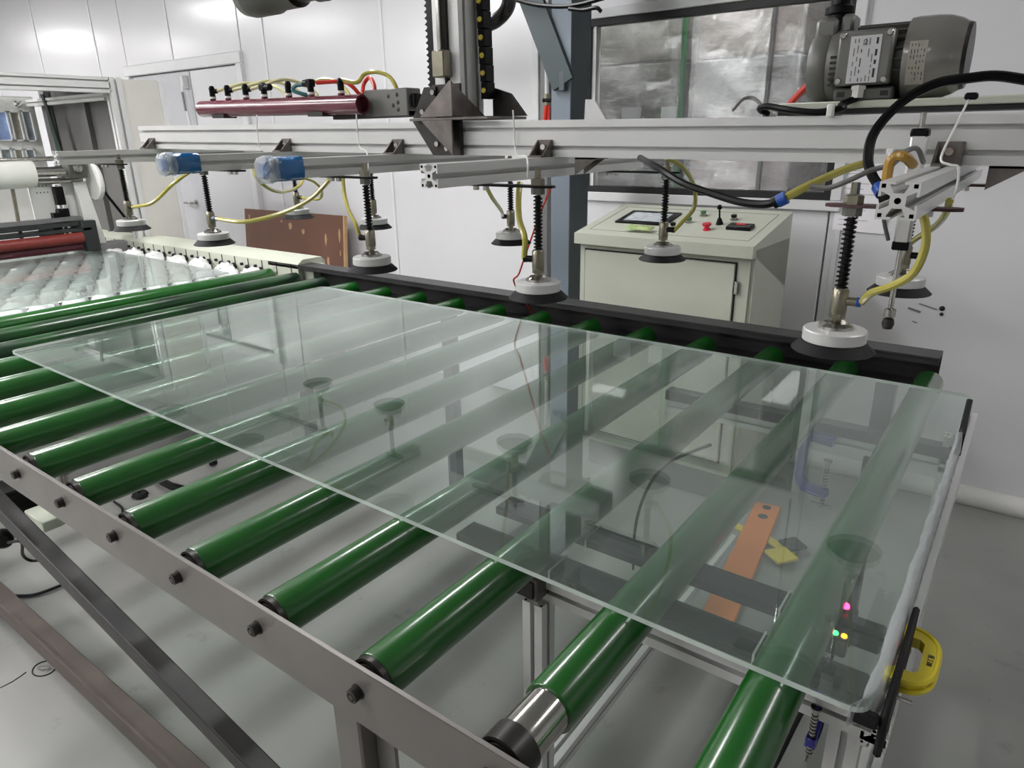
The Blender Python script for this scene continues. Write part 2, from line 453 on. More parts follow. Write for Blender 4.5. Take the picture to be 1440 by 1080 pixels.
# ------------------------------------------------------------------ the room
WY = 2.88
RX0, RX1, RY0 = -11.0, 6.5, -5.5
struct(MB().bb(RX0, RX1, RY0, 6.6, -0.1, 0.0, floor_m).build('floor'), 'grey epoxy floor with stains and scuffs', 'floor')
struct(MB().bb(RX0, RX1, RY0, 6.6, CEIL + 0.02, CEIL + 0.12, ceil_m).build('ceiling'), 'white hall ceiling above the gantry', 'ceiling')

wb = empty('wall_back', (0, WY, 0))
struct(wb, 'glossy white panelled wall behind the roller conveyor', 'wall')
# window and door openings: x0, x1, z0, z1
WIN = (1.185, 2.415, 1.235, 2.045)
DOOR = (-3.36, -1.70, 0.0, 2.06)
def wall_piece(x0, x1, z0, z1):
    g = 0.004
    o = MB().bb(x0 + g, x1 - g, 0.0, 0.06, z0 + g, z1 - g, wall_m, bev=0.004).build('panel', wb)
    return o
seams = [-11.0, -9.5, -8.4, -7.3, -6.2, -5.0, -3.85, -2.62, -1.42, -0.25, 0.905, 2.46, 3.6, 4.8, 6.5]
for a, b in zip(seams[:-1], seams[1:]):
    for (x0, x1, z0, z1) in (WIN, DOOR):
        if a < x1 and b > x0:
            xs = sorted({a, max(a, x0), min(b, x1), b})
            for p, q in zip(xs[:-1], xs[1:]):
                if q - p < 0.02: continue
                if p >= x0 - 1e-6 and q <= x1 + 1e-6:
                    if z0 > 0: wall_piece(p, q, 0.0, z0)
                    wall_piece(p, q, z1, CEIL + .02)
                else:
                    wall_piece(p, q, 0.0, CEIL + .02)
            break
    else:
        wall_piece(a, b, 0.0, CEIL + .02)
for a in seams[1:-1]:      # slim joint strips over the seams
    if WIN[0] < a < WIN[1] or DOOR[0] < a < DOOR[1]:
        MB().bb(a - .012, a + .012, -0.006, 0.0, (2.12 if a < 0 else 2.1), CEIL + .02, trim_m, bev=.002).build('joint_strip', wb)
    else:
        MB().bb(a - .012, a + .012, -0.006, 0.0, 0.1, CEIL + .02, trim_m, bev=.002).build('joint_strip', wb)

for nm, (x0, x1, y0, y1), lb in (('wall_left', (RX0 - .1, RX0, RY0, 6.6), 'white end wall of the hall'),
                                 ('wall_right', (RX1, RX1 + .1, RY0, 6.6), 'white side wall of the hall'),
                                 ('wall_front', (RX0, RX1, RY0 - .1, RY0), 'white wall behind the viewer'),
                                 ('wall_rear', (RX0, RX1, 6.6, 6.7), 'pale wall of the store room behind the window')):
    struct(MB().bb(x0, x1, y0, y1, 0, CEIL + .05, wall_m).build(nm), lb, 'wall')
# scuffs and holes on the wall near the pneumatic rod
tag(MB().lathe((2.900, 2.878, 0.822), (0, -1, 0), [(0.0, 0.003), (.009, .002), (.011, 0)], gasket_m, n=10)
    .lathe((2.902, 2.878, 0.798), (0, -1, 0), [(0.0, 0.003), (.007, .002), (.008, 0)], dsteel_m, n=8).build('wall_hole'),
    'small dark screw holes in the wall right of the hanging rod', 'hole')
for k, (u, v, du, dv) in enumerate((((2.802, 2.878, 0.803), 0, .05, .008), ((2.849, 2.878, 0.824), 0, .07, .004), ((2.811, 2.878, 0.752), 0, .02, .004))):
    tag(MB().box(u, (du, .002, dv), greyink_m, rot=Matrix.Rotation(.25, 3, 'Y')).build('wall_scuff'), ['short thick grey scuff on the wall beside the hanging rod', 'long thin grey scuff leading to the screw holes', 'tiny grey scuff lowest on the wall by the rod'][k], 'scuff')

# cove along the floor and the white duct strip
struct(MB().cyl((0.9, WY - .012, .03), (RX1, WY - .012, .03), .045, white_m, n=16).build('baseboard_back'), 'white rounded cove strip at the foot of the wall', 'baseboard')
tr = MB().bb(.862, .912, WY - .03, WY, .1, CEIL, trim_m, bev=.004)
struct(tr.build('trim_1'), 'white vertical trim beside the blue-grey post', 'trim')
struct(MB().bb(.935, .985, WY - .05, WY, .1, CEIL, slot_m, bev=.004).build('trim_2'), 'grey vertical duct behind the blue-grey post', 'trim')

# window: silver outer frame, black gasket, glass
w1 = empty('window_1', (0, 0, 0)); struct(w1, 'wide black-edged window in the panelled wall above the control cabinet', 'window')
x0, x1, z0, z1 = WIN
fr = MB()
fw = .045
for a in ((x0 - fw, x1 + fw, z1, z1 + fw), (x0 - fw, x1 + fw, z0 - fw, z0), (x0 - fw, x0, z0, z1), (x1, x1 + fw, z0, z1)):
    fr.bb(a[0], a[1], WY - .022, WY + .06, a[2], a[3], trim_m, bev=.004)
fr.build('frame', w1)
gk = MB(); g = .03
for a in ((x0, x1, z1 - g, z1), (x0, x1, z0, z0 + g), (x0, x0 + g, z0 + g, z1 - g), (x1 - g, x1, z0 + g, z1 - g)):
    gk.bb(a[0], a[1], WY - .012, WY + .045, a[2], a[3], gasket_m)
gk.build('gasket', w1)
MB().bb(x0 + g, x0 + g + .022, WY + .0, WY + .045, z0 + g, z1 - g, trim_m).build('inner_bead', w1)
MB().bb(x0 + g, x1 - g, WY + .015, WY + .021, z0 + g, z1 - g, pane_m).build('pane', w1, smooth=False)

# double door
d1 = empty('door_1', (0, 0, 0)); struct(d1, 'white double door in the wall behind the stack machine', 'door')
x0, x1, z0, z1 = DOOR
fr = MB(); fw = .07
for a in ((x0 - .02, x1 + .02, z1 - .02, z1 + .06), (x0 - .02, x0 + fw - .02, 0, z1 - .02), (x1 - fw + .02, x1 + .02, 0, z1 - .02)):
    fr.bb(a[0], a[1], WY - .035, WY + .05, a[2], a[3], trim_m, bev=.006)
fr.build('frame', d1)
xm = -2.42
for k, (a, b, mm) in enumerate(((x0 + .05, xm - .005, door_m), (xm + .005, x1 - .05, wall_m))):
    lf = MB().bb(a, b, WY + .0, WY + .04, .01, z1 - .025, mm, bev=.004).build('leaf', d1)
h = MB().lathe((-2.62, WY, 1.02), (0, -1, 0), [(0, .0), (.026, 0), (.026, .008), (.011, .01), (.011, .05), (0, .05)], chrome_m, n=16)
h.bar((-2.62, WY - .045, 1.02), (-2.75, WY - .045, 1.02), .016, .016, chrome_m, bev=.003)
h.build('handle', d1)
cl = MB().bb(-2.485, -2.45, WY - .05, WY, 1.90, 2.0, trim_m, bev=.005).bar((-2.47, WY - .045, 1.92), (-2.44, WY - .045, 1.58), .018, .018, trim_m).bar((-2.462, WY - .06, 1.88), (-2.455, WY - .06, 1.74), .008, .02, greyink_m)
cl.build('door_closer', d1)

# lamps
for i, (x, y, sx, sy, s) in enumerate(LAMPS):
    r = empty('ceiling_light', (x, y, CEIL))
    tag(r, 'flat white ceiling light above ' + ['the far corner of the large glass sheet', 'the front rail of the conveyor', 'the space before the wheel table', 'the machine opening', 'the floor before the machine',
        'the wall far beyond the machine', 'the floor far beyond the machine', 'the far left hall floor', 'the floor behind the viewer to the left, added as fill', 'the floor behind the viewer', 'the blue-grey post side of the rollers', 'the wall right of the window'][i], 'light', 'ceiling lights of the hall')
    f = MB().bb(-sx / 2 - .02, sx / 2 + .02, -sy / 2 - .02, sy / 2 + .02, -.03, .02, trim_m, bev=.004).build('housing', r)
    key = 'lamp_%d' % int(s)
    if key not in MATS:
        pm(key, (255, 255, 255), emit=(253, 251, 252), emit_s=float(s))
    MB().bb(-sx / 2, sx / 2, -sy / 2, sy / 2, -.036, -.03, MATS[key]).build('diffuser', r)
r = empty('ceiling_light', (1.7, 3.05, CEIL)); tag(r, 'unseen white light added over the store room to brighten the wrapped pallets', 'light')  # unseen lamp added to light the pallet fronts
MB().bb(-.82, .82, -.07, .07, -.03, .02, trim_m, bev=.004).build('housing', r)
pm('lamp_store_fill', (255, 255, 255), emit=(253, 251, 252), emit_s=26.0)
MB().bb(-.8, .8, -.06, .06, -.036, -.03, MATS['lamp_store_fill']).build('diffuser', r)

# ------------------------------------------------------------------ wrapped pallets behind the window
def wrinkled(x0, x1, y0, y1, z0, z1, m, amp, seed, nz=34, nx=24):
    rnd = random.Random(seed); b = MB()
    per = [(x0 + (x1 - x0) * i / nx, y0) for i in range(nx)] + [(x1, y0 + (y1 - y0) * i / 8) for i in range(8)] + [(x1 - (x1 - x0) * i / nx, y1) for i in range(nx)] + [(x0, y1 - (y1 - y0) * i / 8) for i in range(8)]
    n = len(per); cx, cy = (x0 + x1) / 2, (y0 + y1) / 2; vs = []
    for j in range(nz + 1):
        z = z0 + (z1 - z0) * j / nz
        for i, (x, y) in enumerate(per):
            k = 1 + amp * (rnd.random() - .5) + amp * .6 * math.sin(j * 1.7 + i * .35)
            vs.append((cx + (x - cx) * k, cy + (y - cy) * k, z + rnd.uniform(-.3, .3) * (z1 - z0) / nz))
    fs = [(j * n + i, j * n + (i + 1) % n, (j + 1) * n + (i + 1) % n, (j + 1) * n + i) for j in range(nz) for i in range(n)]
    return b.add(vs, fs, m)
def pallet(x0, x1, y0, y1, z1, goods, film, label, seed, npk):
    r = empty('wrapped_pallet', ((x0 + x1) / 2, (y0 + y1) / 2, 0)); tag(r, label, 'pallet')
    lx, ly = (x1 - x0) / 2, (y1 - y0) / 2
    p = MB()
    for k in range(5): p.bb(-lx, lx, -ly + k * (2 * ly - .1) / 4, -ly + k * (2 * ly - .1) / 4 + .1, .12, .14, peel_m)
    for k in (-1, 0, 1): p.bb(k * (lx - .06) - .05, k * (lx - .06) + .05, -ly, ly, 0, .12, peel_m)
    p.build('pallet_base', r)
    rnd = random.Random(seed)
    zz = .14; hh = (z1 - .14) / npk
    for k in range(npk):
        w = 1 - rnd.uniform(.03, .07)
        MB().bb(-lx * w, lx * w, -ly * w, ly * w, zz + .006, zz + hh, goods[k % len(goods)], bev=.008).build('carton', r)
        zz += hh
    wrinkled(-lx, lx, -ly, ly, .1, z1 + .01, film, .008, seed).build('stretch_film', r)
    return r
pm('dark_olive_goods', (78, 76, 62), rough=.5, var=.25, scale=4)
pm('purple_grey_goods', (92, 88, 92), rough=.5, var=.1)
pm('pale_pink_goods', (190, 168, 170), rough=.5, var=.06, scale=6)
pm('pale_grey_goods', (172, 170, 172), rough=.5, var=.06, scale=6)
pm('beige_goods', (176, 156, 148), rough=.5, var=.08, scale=4)
pA = pallet(.55, 1.53, 3.25, 4.1, 2.3, [MATS['purple_grey_goods'], MATS['purple_grey_goods'], MATS['dark_olive_goods'], MATS['dark_olive_goods'], wrapA_m], film_dark,
            'dark wrapped pallet seen at the left of the window', 3, 5)
pB = pallet(1.60, 2.14, 3.2, 3.9, 2.2, [MATS['pale_pink_goods'], MATS['pale_grey_goods'], MATS['beige_goods']], film_pale,
            'pale pinkish wrapped pallet seen at the middle of the window', 5, 6)
for k, (a, b) in enumerate((((1.201, 3.200, 1.653), (1.314, 3.200, 1.607)), ((1.435, 3.200, 1.649), (1.518, 3.200, 1.605)))):
    o = MB().bb(a[0], b[0], 3.235, 3.240, b[2] - .06, a[2], label_m).build('label_card')
    tag(o, ['wider', 'narrower'][k] + ' white card on the dark wrapped pallet', 'card')
# upright strap posts of the pallets
for k, (u, xx) in enumerate(((982, 1.565), (1086, 2.0))):
    MB().bb(xx - .008, xx + .008, 3.17, 3.2, .1, 2.25, MATS['green_button'] if k == 0 else greyink_m).build('corner_guard', None)
for i, o in enumerate([o for o in col.objects if o.name.startswith('corner_guard')]):
    tag(o, ['green', 'grey'][i] + ' upright strap on the ' + ['dark', 'pale'][i] + ' wrapped pallet', 'strap')

# papers on the wall under the window's right corner
for k, (c0, c1, rz, lb) in enumerate((((2.44, 1.11), (2.645, 1.335), .03, 'white notice sheet taped to the wall right of the cabinet'),
                                      ((2.452, 1.30), (2.61, 1.42), -.02, 'smaller upper notice sheet taped above the other one'))):
    r = empty('notice_sheet', ((c0[0] + c1[0]) / 2, WY - .004 - .003 * (1 - k), (c0[1] + c1[1]) / 2)); r.rotation_euler = (0, rz, 0)
    w, h = (c1[0] - c0[0]) / 2, (c1[1] - c0[1]) / 2
    tag(r, lb, 'paper')
    MB().bb(-w, w, -.0008, .0008, -h, h, paper_m).build('sheet', r)
    t = MB()
    for j in range(9):
        t.bb(-w * .8, w * random.uniform(-.2, .8), -.0012, -.0009, h * (.75 - j * .19) - .0008, h * (.75 - j * .19) + .0008, greyink_m)
    t.build('printed_lines', r)

# ------------------------------------------------------------------ roller conveyor
ZR = 0.9           # roller axis height
RR = 0.033         # roller radius
rc = empty('roller_conveyor', (1.6, 0.8, 0)); rc.location = (0, 0, 0)
tag(rc, 'long conveyor of green rollers between a pale front rail and a black rear rail', 'conveyor')
fr = MB().bb(-.6, 3.0, -.004, .003, .848, .936, steel_m, bev=.0008).build('front_rail', rc)
plabel(fr, 'pale bare steel front rail')
MB().bb(-.6, 3.0, .003, .03, .848, .852, steel_m).build('rail_flange', fr)
rr = MB()
rr.bb(.17, 3.012, 1.672, 1.68, .875, .965, railblack_m)
rr.bb(.17, 3.012, 1.60, 1.672, .957, .965, railblack_m, bev=.001).bb(.17, 3.012, 1.60, 1.672, .875, .881, railblack_m)
rr.bb(.17, 3.012, 1.60, 1.606, .945, .957, railblack_m)
rr = rr.build('rear_rail', rc); plabel(rr, 'black channel rear rail')

def bolt_mesh(o, r=.009, L=.012):
    b = MB().lathe(o, (0, -1, 0), [(0, L), (r * .45, L), (r * .45, L - .004), (r * .62, L - .004), (r * .62, L), (r, L - .001), (r, 0)], dsteel_m, n=12)
    b.lathe(o, (0, -1, 0), [(r * 1.15, 0), (r * 1.15, .0015), (0, .0015)], dsteel_m, n=16)
    return b
def roller_sleeve(m, y0=.024, y1=1.585):
    r = RR
    prof = [(r - .006, 0), (r - .001, 0), (r, .002), (r, (y1 - y0) - .002), (r - .001, y1 - y0), (r - .006, y1 - y0)]
    return MB().lathe((0, y0, 0), (0, 1, 0), prof, m, n=40)
def end_cap(y0=.015):
    pr = [(.006, 0), (.012, .0), (.012, .006), (.016, .006), (.016, -.002), (.024, -.001), (.025, .006), (.027, .006), (.0275, 0), (.031, .001), (.031, .03)]
    ms = [chrome_m, chrome_m, dsteel_m, dsteel_m, dsteel_m, dsteel_m, black_m, black_m, dsteel_m, dsteel_m]
    b = MB().lathe((0, y0, 0), (0, 1, 0), pr, dsteel_m, n=30, mats=ms)
    b.cyl((0, .004, 0), (0, y0 + .01, 0), .006, chrome_m, n=12)
    return b
first = None
for k in range(1, 16):
    if k >= 14:
        y0 = .105 if k == 14 else .024
        m = roller_sleeve(green_m, y0=y0)
        o = m.build('roller', rc)
        if k == 14: sub = MB().lathe((0, .03, 0), (0, 1, 0), [(.02, -.008), (.024, -.01), (.027, -.006), (.0275, 0), (.0285, .002), (.0285, .12)], chrome_m, n=32,
                         mats=[black_m, black_m, black_m, dsteel_m, chrome_m]).build('steel_core', o)
        if k == 14: plabel(o, 'green roller with its bare steel core end showing')
        c = end_cap().build('end_bearing', o)
        bolt_mesh((0, -.004, 0)).build('bolt', o)
        if k == 14: pass
    elif first is None:
        o = roller_sleeve(green_m).build('roller', rc)
        end_cap().build('end_bearing', o); bolt_mesh((0, -.004, 0)).build('bolt', o)
        first = o
    else:
        o = copy_tree(first, rc)
        if k in (2, 3):
            o.data = o.data.copy(); o.data.materials[0] = greend_m; plabel(o, 'green roller soiled with black grime')
    o.location = (k * .2, 0, ZR)
# legs and lower frame
for i, x in enumerate((2.555, .45)):
    lg = MB().bb(x - .025, x + .025, .006, .056, 0, .848, steel_m, bev=.003)
    lg.bb(x + .027, x + .06, .03, .036, 0, .848, steel_m)
    lg.build('leg', rc)
for x in (2.9, 1.3, .3):
    MB().bb(x - .025, x + .025, 1.61, 1.66, 0, .875, railblack_m, bev=.003).build('leg', rc)
br = MB().bar((.95, .03, .7665), (2.85, .03, .419), .036, .04, brace_m, bev=.003).bar((.95, .03, .75), (.95, .03, .86), .03, .036, brace_m).build('brace', rc); plabel(br, 'dark oily diagonal brace')
lr = MB().bb(-.4, 2.52, .09, .15, .07, .115, rust_m, bev=.003).bb(-.4, 2.52, .09, .096, .115, .13, rust_m).build('lower_rail', rc); plabel(lr, 'brown rusty lower rail')

# ------------------------------------------------------------------ alignment frame under the right end of the glass
af = empty('alignment_frame', (0, 0, 0)); tag(af, 'aluminium frame with black belts under the near end of the glass sheet', 'frame')
A = .04
profile('x', .42, .80, 2.56, 3.12, A, A, name='beam', parent=af)
profile('x', 1.56, .70, 2.3, 3.1, A, A, name='beam', parent=af)
MB().bb(2.3, 3.08, 1.53, 1.575, .722, .752, dsteel_m).build('cover_strip', af)
profile('y', 3.103, .80, .40, 1.62, .03, .06, name='beam', parent=af)
for (x, y) in ((2.585, .40), (3.07, .425), (3.08, 1.56)):
    profile('z', x, y, 0, .78, A, A, m=alu_m, name='post', parent=af)
profile('y', 2.54, .28, .42, 1.56, A, A, name='lower_beam', parent=af)
profile('y', 3.08, .28, .42, 1.56, A, A, name='lower_beam', parent=af)
profile('x', .40, .28, 2.6, 3.08, A, A, name='lower_beam', parent=af)
eb = MB().bb(2.537, 2.60, .375, .44, .79, .835, bracket_m, bev=.003).bb(2.545, 2.592, .371, .376, .797, .828, gasket_m)
eb.build('end_bracket', af)
for y, z in ((.405, .848), (.52, .848)):
    bt = MB().bb(2.42, 3.085, y - .026, y + .026, z - .006, z + .012, rubber_m, bev=.003).build('belt', af)
    for x in (2.62, 2.95):
        MB().bb(x - .0015, x + .0015, y - .0275, y + .0275, z - .0075, z + .0135, tie_m).build('cable_tie', bt)
for x in (2.5, 3.0):
    MB().bb(x - .02, x + .02, .44, .60, .80, .841, slot_m, bev=.002).build('cross_piece', af)
rb = MB()
rb.bb(3.112, 3.120, .275, .50, .875, .936, rubber_m, bev=.003); rb.bb(3.085, 3.112, .268, .281, .915, .933, rubber_m, bev=.003)
rb.build('rubber_buffer', af)
MB().bar((3.106, 1.14, .92), (3.102, 1.33, .935), .012, .05, rubber_m, bev=.002).build('rubber_buffer', af)

# wrinkled plastic film along the right end of the sheet
rnd = random.Random(3); vs = []; ny, nx = 60, 7
for j in range(ny + 1):
    y = .262 + (1.19 - .262) * j / ny
    wl = .017 + .0012 * math.sin(j * .7) - .006 * j / ny
    for i in range(nx + 1):
        s = i / nx
        xe = 3.110
        cx = -.028 * max(0, 1 - j / 3.5) ** 2 * (s)
        vs.append((xe - wl * (1 - s) + cx + rnd.uniform(-.0012, .0012), y, .9425 + .004 * math.sin(s * PI) + rnd.uniform(-.0012, .0012) - (.03 * (s - .86) / .14 if s > .86 else 0)))
fs = [(j * (nx + 1) + i, j * (nx + 1) + i + 1, (j + 1) * (nx + 1) + i + 1, (j + 1) * (nx + 1) + i) for j in range(ny) for i in range(nx)]
fm = MB().add(vs, fs, clear_m).build('plastic_film', None, angle=80)
tag(fm, 'crinkled clear plastic film wrapped along the end of the glass sheet', 'film')

# ------------------------------------------------------------------ glass sheets
def glass_sheet(corners, z, t, m, label, rc_=.02):
    """corners counter-clockwise; each rounded with radius rc_"""
    poly = []
    n = len(corners)
    for i in range(n):
        p = Vector(corners[i]); a = Vector(corners[i - 1]); b = Vector(corners[(i + 1) % n])
        da = (a - p).normalized(); db = (b - p).normalized()
        for s in range(7):
            q = s / 6
            A1 = p + da * rc_; B1 = p + db * rc_
            poly.append(tuple((1 - q) ** 2 * A1 + 2 * q * (1 - q) * p + q * q * B1))
    k = len(poly)
    b = MB()
    b.add([(x, y, z) for x, y in poly], [tuple(range(k))[::-1]], m)
    b.add([(x, y, z + t) for x, y in poly], [tuple(range(k))], m)
    b.add([(x, y, z) for x, y in poly] + [(x, y, z + t) for x, y in poly], [(i, (i + 1) % k, k + (i + 1) % k, k + i) for i in range(k)], edge_m)
    o = b.build('glass_sheet', None, smooth=False)
    return tag(o, label, 'glass')
glass_sheet([(.752, .286), (3.103, .262), (3.103, 1.418), (.80, 1.418)], .9335, .0075, glass_m,
            'large clear glass sheet lying across the green rollers', rc_=.028)
glass_sheet([(-1.95, .2), (.06, .2), (.12, 1.42), (-1.9, 1.47)], .9255, .005, glass2_m, 'dusty glass sheet lying on the white wrapped wheels', rc_=.01)

# ------------------------------------------------------------------ clamps
def c_clamp(name, loc, rot, s, frame_m, label, throat=.075, depth=.05, letters=False):
    r = empty(name, loc); r.rotation_euler = rot; r.scale = (s, s, s); tag(r, label, 'clamp')
    # C in the local x-z plane, opening towards -x
    T, D = throat, depth
    outer = [(-D * .15, T * .5 + .02), (D * .8, T * .5 + .02), (D + .012, T * .5 + .006), (D + .018, T * .28), (D + .018, -T * .28), (D + .012, -T * .5 - .006), (D * .8, -T * .5 - .02), (-D * .15, -T * .5 - .02),
             (-D * .15, -T * .5), (D * .8, -T * .5), (D + .001, -T * .4), (D + .001, T * .4), (D * .8, T * .5), (-D * .15, T * .5)]
    b = MB().prism(outer, 'y', -.0075, .0075, frame_m)
    inner = [(x * .96 + .001, z * .93) for x, z in outer[:8]]
    b.tube([(x, -.0065, z) for x, z in outer[:8]], .0035, frame_m, n=6, sub=4).tube([(x, .0065, z) for x, z in outer[:8]], .0035, frame_m, n=6, sub=4)
    b.build('c_frame', r)
    sc = MB().cyl((0, 0, -T * .5 - .05), (0, 0, T * .12), .0052, chrome_m, n=12).cyl((-.024, 0, -T * .5 - .044), (.024, 0, -T * .5 - .044), .0025, chrome_m, n=8)
    sc.lathe((0, 0, T * .12), (0, 0, 1), [(.0, 0), (.009, 0), (.010, .006), (0, .007)], chrome_m, n=16)
    for j in range(12): sc.lathe((0, 0, -T * .5 - .04 + j * .008), (0, 0, 1), [(.0052, 0), (.0064, .002), (.0052, .004)], dsteel_m, n=12)
    sc.build('screw', r)
    MB().box((0, 0, -T * .5 - .01), (.022, .018, .02), frame_m, bev=.003).build('screw_boss', r)
    return r
y1 = c_clamp('screw_clamp', (3.112, .435, .90), (0, 0, 0), 1.0, yellow_m, 'yellow C-shaped screw clamp gripping the frame end', throat=.070, depth=.021)
y1.rotation_euler = Matrix(((1, 0, 0), (0, 0, 1), (0, -1, 0))).to_euler()   # lies flat: its spine out to the right, its jaws along y
cu = bpy.data.curves.new('lettering', 'FONT'); cu.body = '重工EIGHT'; cu.size = .008; cu.extrude = .0004
cu.body = '重工08'; cu.align_x = 'CENTER'; cu.align_y = 'CENTER'
cu.materials.append(ink_m)
lt = bpy.data.objects.new('lettering', cu); col.objects.link(lt); lt.parent = y1
lt.location = (.031, -.0078, 0); lt.rotation_euler = (PI / 2, PI / 2, 0)
lt = to_mesh(lt)
c_clamp('screw_clamp', (2.803, 1.512, .632), (0, 0, PI * .94), 1.2, clampblue_m, 'blue screw clamp on the rear beam seen through the glass', throat=.11, depth=.05)
c_clamp('screw_clamp', (3.035, .385, .80), (0, 0, PI / 2), .72, clampblue_m, 'small blue clamp under the near beam below the glass corner', throat=.10, depth=.045)

# ------------------------------------------------------------------ things on the floor under the glass
o = MB().bar((2.451, 2.33, .012), (2.556, 1.42, .012), .105, .022, orange_m, bev=.003).build('orange_plank')
hl = MB()
for (t, s) in ((.04, .018), (.13, .02), (.68, .007)):
    c = Vector((2.451, 2.33, .0235)).lerp(Vector((2.556, 1.42, .0235)), t)
    hl.lathe(c, (0, 0, 1), [(0, .001), (s, .0008), (s, -.001)], ink_m, n=12)
hl.build('hole_mark', o)
tag(o, 'orange painted plank lying on the floor under the glass', 'plank')
for k, (c, rz, sx, mm, lb) in enumerate((((2.579, 2.047, 0.010), -.5, .15, hazy_m, 'yellow hazard tape offcut touching the orange plank'), ((2.619, 2.008, 0.020), .9, .13, None, 'yellow and black folded hazard tape piece on the floor'),
                                         ((2.430, 2.087, 0.010), -.3, .09, hazy_m, 'small yellow tape scrap between plank and roller'))):
    r = empty('tape_piece', (c[0], c[1], c[2]), rz); tag(r, lb, 'tape')
    if mm: MB().box((0, 0, 0), (sx, .04, .006), mm, bev=.001).build('strip', r)
    else:
        MB().box((-.045, -.03, .012), (.09, .085, .012), hazy_m, bev=.002).build('strip', r)
        MB().box((.04, .02, .014), (.075, .075, .012), ink_m, bev=.002).build('strip', r)
# sensor units with lit diodes
for k, (c, ms, lb) in enumerate((((2.998, 0.786, 0.760), (led_r,), 'black sensor with a red light under the glass, farther one'),
                                 ((3.033, 0.504, 0.880), (led_r,), 'black sensor with a red light at the belt end'),
                                 ((3.032, 0.462, 0.862), (led_y, led_g, led_y), 'sensor plug with green and amber lights between the belts'))):
    r = empty('sensor', c); tag(r, lb, 'sensor')
    MB().box((0, 0, 0), (.034, .018, .03), black_m, bev=.003).build('body', r)
    for j, mm in enumerate(ms):
        MB().lathe(((j - (len(ms) - 1) / 2) * .011, 0, .015), (0, 0, 1), [(.004, 0), (.0035, .003), (0, .0045)] if len(ms) > 1 else [(.006, 0), (.005, .004), (0, .006)], mm, n=10).build('diode', r)
tag(MB().tube([(3.019, 0.579, 0.760), (2.985, .50, .62), (2.96, .50, .45), (2.99, .50, .2), (3.0, .6, .01)], .004, rubber_m).build('sensor_cable'), 'thin black cable hanging from the lit sensor plug', 'cable')

# cable along the frame seen through the glass
tag(MB().tube([(2.644, 1.012, 0.850), (2.568, 0.995, 0.800), (2.525, 0.996, 0.750), (2.436, 1.115, 0.600), (2.420, 1.107, 0.500), (2.310, 1.338, 0.200)], .004, rubber_m).build('hanging_cable'),
    'thin black cable looping below the glass near the post reflection', 'cable')

# floor clutter under the far rollers
tag(MB().tube([(-0.249, 0.842, 0.030), (-0.158, 0.952, 0.030), (0.173, 0.932, 0.030), (0.380, 1.018, 0.030), (0.415, 1.159, 0.030), (0.393, 1.477, 0.030), (0.255, 1.819, 0.030)], .017, rubber_m).build('black_hose'),
    'thick black hose snaking over the floor under the rollers', 'hose')
r = empty('floor_anchor', (0.103, 0.822, 0.010)); tag(r, 'small black floor anchor with a thin stem between two rollers', 'anchor')
MB().lathe((0, 0, 0), (0, 0, 1), [(0, .012), (.03, .012), (.036, 0)], rubber_m, n=20).build('foot', r)
MB().cyl((0, 0, .01), (.0, .0, .12), .004, black_m).build('stem', r)
r = empty('floor_anchor', (0.084, 1.197, 0.010)); tag(r, 'black rubber foot on the floor near the glass edge', 'anchor')
MB().lathe((0, 0, 0), (0, 0, 1), [(0, .06), (.016, .06), (.02, .0)], rubber_m, n=20).build('foot', r)
tag(MB().tube([(0.065, 0.724, 0.010), (0.168, 0.712, 0.010), (0.274, 0.649, 0.010), (0.341, 0.594, 0.010)], .005, rubber_m).build('thin_cable'), 'thin black cable curling on the floor by the rail bolt', 'cable')
# drive motor and sprockets beyond the brace
r = empty('gear_motor', (0.925, 0.160, 0.552)); tag(r, 'black and silver gear motor hanging behind the diagonal brace', 'motor')
MB().box((0, 0, 0), (.11, .12, .1), black_m, bev=.01).build('gearbox', r)
b = MB().lathe((-.06, 0, 0), (-1, 0, 0), [(0, 0), (.05, 0), (.055, .01), (.055, .13), (.05, .15), (0, .15)], pumpgrey_m, n=24)
for j in range(7): b.lathe((-.075 - j * .016, 0, 0), (-1, 0, 0), [(.055, 0), (.061, .001), (.061, .006), (.055, .007)], pumpgrey_m, n=24)
b.build('motor_body', r)
MB().cyl((0, .06, 0), (0, .1, 0), .01, chrome_m).lathe((0, .09, 0), (0, 1, 0), [(.01, 0), (.03, 0), (.034, .004), (.03, .008), (.01, .008)], dsteel_m, n=14).build('sprocket', r)
r = empty('sprocket', (1.385, 0.134, 0.800)); tag(r, 'toothed black chain sprocket beside the near roller ends', 'sprocket')
b = MB().cyl((0, 0, -.012), (0, 0, .012), .04, dsteel_m, n=24)
for j in range(18):
    a = 2 * PI * j / 18
    b.box((.044 * math.cos(a), .044 * math.sin(a), 0), (.012, .006, .016), dsteel_m, rot=Matrix.Rotation(a, 3, 'Z'))
b.build('toothed_wheel', r); MB().cyl((0, 0, -.06), (0, 0, .03), .014, chrome_m, n=14).build('shaft', r)
r = empty('bracket_block', (1.097, 0.160, 0.549)); tag(r, 'pale aluminium block below the front rail by the gear motor', 'block')
MB().box((0, 0, 0), (.12, .05, .03), cream_m, bev=.003).box((-.02, .03, .0), (.14, .02, .035), slot_m, bev=.002).build('block', r)
r = empty('round_knob', (1.130, 0.050, 0.553)); tag(r, 'black round knob at the far left under the rail', 'knob')
MB().lathe((0, 0, 0), (1, -.6, 0), [(0, -.012), (.02, -.012), (.026, -.004), (.026, .01), (.018, .018), (0, .018)], black_m, n=20).build('knob', r)
tag(MB().tube([(1.169, 0.050, 0.554), (1.275, 0.050, 0.595), (1.136, 0.080, 0.489), (1.103, 0.100, 0.447), (1.122, 0.120, 0.444)], .004, rubber_m).build('thin_cable'), 'thin black cable running from the round knob to the brace', 'cable')
